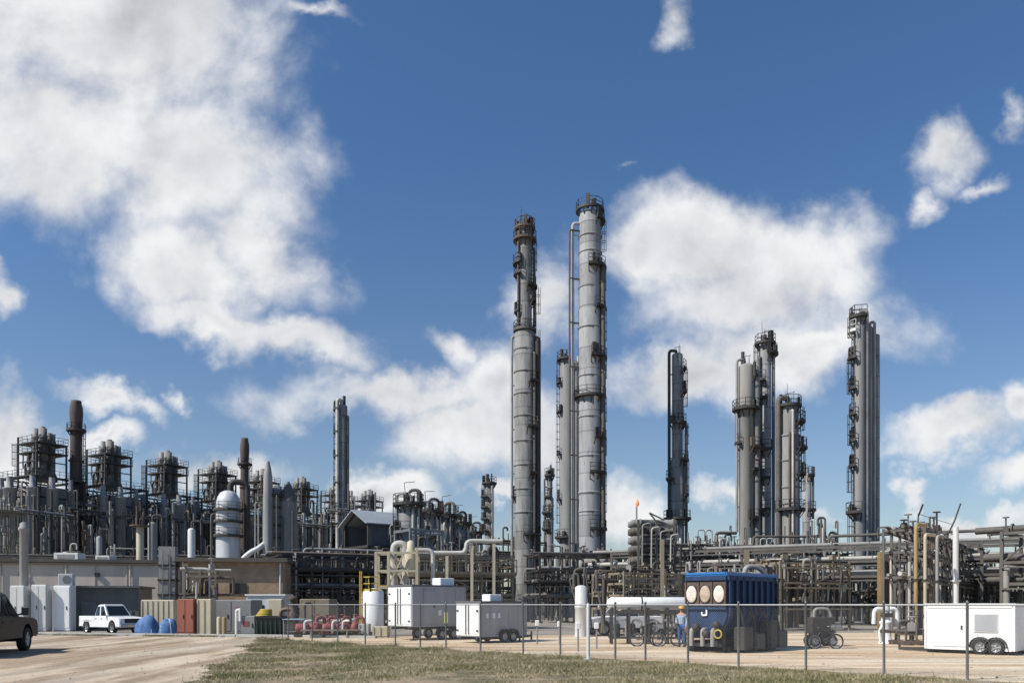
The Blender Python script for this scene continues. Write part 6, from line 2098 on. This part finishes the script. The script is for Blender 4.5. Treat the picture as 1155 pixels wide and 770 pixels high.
posts = [325, 352, 381, 412, 446, 474, 503, 542, 590, 632, 694, 728, 776, 833, 909, 997, 1091, 1195]
for px in posts:
    x = fence_x(px)
    q = MB(); q.lathe([(.036, 0), (.036, FH + .05), (.045, FH + .06), (.02, FH + .11)], 10, (x, 0, 0)); q.build('post', M['midsteel'], t)
x0, x1 = fence_x(325), fence_x(1195)
MB().cyl((x0, 0, FH), (x1, 0, FH), .024, n=8).build('top_rail', M['wire'], t)
q = MB()
st = .075
x = x0
hh = FH - .08
while x < x1:
    for s in (-1, 1):
        a, b = (x, .04, .05), (x + s * hh, .04, .05 + hh)
        if a[0] < x0 or b[0] < x0 - .001 or b[0] > x1:
            if b[0] < x0:
                f_ = (a[0] - x0) / hh
                b = (x0, .04, .05 + hh * f_)
            elif b[0] > x1:
                f_ = (x1 - a[0]) / hh
                b = (x1, .04, .05 + hh * f_)
        q.bar(a, b, .0018)
    x += st
q.build('wire_mesh', M['wire'], t)
# thick white gate post and marker posts
t = thing('gate_post', 'thick white post standing at the fence in front of the white upright drum', 'post', G(663.5, 27.3), 0)
MB().lathe([(.06, 0), (.06, 1.85), (.05, 1.9), (.02, 1.93)], 14).build('shaft', M['offwhite'], t)
MB().ring(.0, .16, .05, 0, 2 * PI, .05).build('collar', M['concrete'], t)
GM = 'white-capped marker posts behind the fence'
for px, D_, y, lab in ((606, 38, 702, 'white-capped marker post nearest the lower white trailer'), (631, 37.5, 703, 'white-capped marker post midway to the white upright drum'), (652, 32, 705, 'white-capped marker post just before the white upright drum'), (673, 34, 705, 'white-capped marker post between the upright drum and hidden pickup')):
    t = thing('marker_post', lab, 'marker post', G(px, D_), 0, GM)
    zt = ZH(y, D_)
    MB().cyl((0, 0, 0), (0, 0, zt), .035, n=8).build('post', M['boxgrey'], t)
    MB().cbox((0, 0, zt), (.2, .12, .26), .03).build('cap', M['white'], t)
t = thing('marker_post', 'thin post with a yellow marker plate before the taller white trailer', 'marker post', G(503, 36), 0)
MB().cyl((0, 0, 0), (0, 0, 2.1), .03, n=8).build('post', M['midsteel'], t)
MB().box((0, -.04, 1.3), (.16, .02, .5)).build('plate', mat('pale_yellow', (.62, .58, .2), .5, 0, .08, 2), t)

# ------------------------------------------------------------------ loose stones on the dirt
def stones():
    r = np.random.default_rng(21)
    n = 5200
    y = r.uniform(17, 50, n); x = r.uniform(-34, 26, n)
    ed = np.interp(y, [p[1] for p in gcurve], [p[0] for p in gcurve])
    tt = (y - 43.8) / (14.6 - 43.8)
    fx = -13.7 + tt * 30.7
    keep = (((x < ed - .1) & (y < 46 + (-13 - x) * .2)) | ((x > fx + .3) & (y < 47)))
    near = np.minimum(np.abs(x - ed), np.abs(x - fx))
    keep &= (r.random(n) < .25 + .75 * np.exp(-near / 1.5))
    x, y = x[keep], y[keep]
    V, Fc = [], []
    base = np.array([(1, 0, 0), (0, 1, 0), (-1, 0, 0), (0, -1, 0), (0, 0, .8), (0, 0, -.3)])
    tri = [(0, 1, 4), (1, 2, 4), (2, 3, 4), (3, 0, 4), (1, 0, 5), (2, 1, 5), (3, 2, 5), (0, 3, 5)]
    for i in range(len(x)):
        sz = .015 + .04 * r.random() ** 3
        p = base * sz * r.uniform(.6, 1.4, (6, 3))
        a = r.uniform(0, 6.3)
        R = np.array([[math.cos(a), -math.sin(a), 0], [math.sin(a), math.cos(a), 0], [0, 0, 1]])
        V.extend((p @ R.T + (x[i], y[i], .012)).tolist())
        Fc.extend([tuple(k + 6 * i for k in t_) for t_ in tri])
    me = bpy.data.meshes.new('gravel')
    me.from_pydata(V, [], Fc)
    me.materials.append(mat('stone', (.36, .31, .25), .9, 0, .4, 3))
    o = bpy.data.objects.new('gravel', me)
    COL.objects.link(o)
    struct(o, 'stuff')


stones()

# ------------------------------------------------------------------ far woods
rng2 = np.random.default_rng(12)


def woods():
    n = 26000
    x = rng2.uniform(-300, 420, n)
    bw = 6 + 3 * smooth_noise(x, x * 0, .05, 3) + 1.5 * smooth_noise(x, x * 0, .3, 5)
    z = rng2.random(n) ** .8 * np.clip(bw, 2.5, 14)
    y = 420 + rng2.uniform(-14, 14, n)
    s = rng2.uniform(.5, 1.3, n)
    V = np.zeros((n, 3, 3))
    for i in range(3):
        V[:, i] = np.stack([x, y, z], 1) + rng2.normal(0, 1, (n, 3)) * s[:, None]
    V[:, :, 2] = np.maximum(V[:, :, 2], .02)
    me = bpy.data.meshes.new('woods')
    me.from_pydata(V.reshape(-1, 3).tolist(), [], np.arange(n * 3).reshape(-1, 3).tolist())
    me.materials.append(mat('far_foliage', (.045, .06, .03), .9, 0, .4, .1))
    o = bpy.data.objects.new('woods', me)
    COL.objects.link(o)
    struct(o, 'stuff')


woods()
S.render.film_transparent = False
S.cycles.max_bounces = 6
S.cycles.use_denoising = True
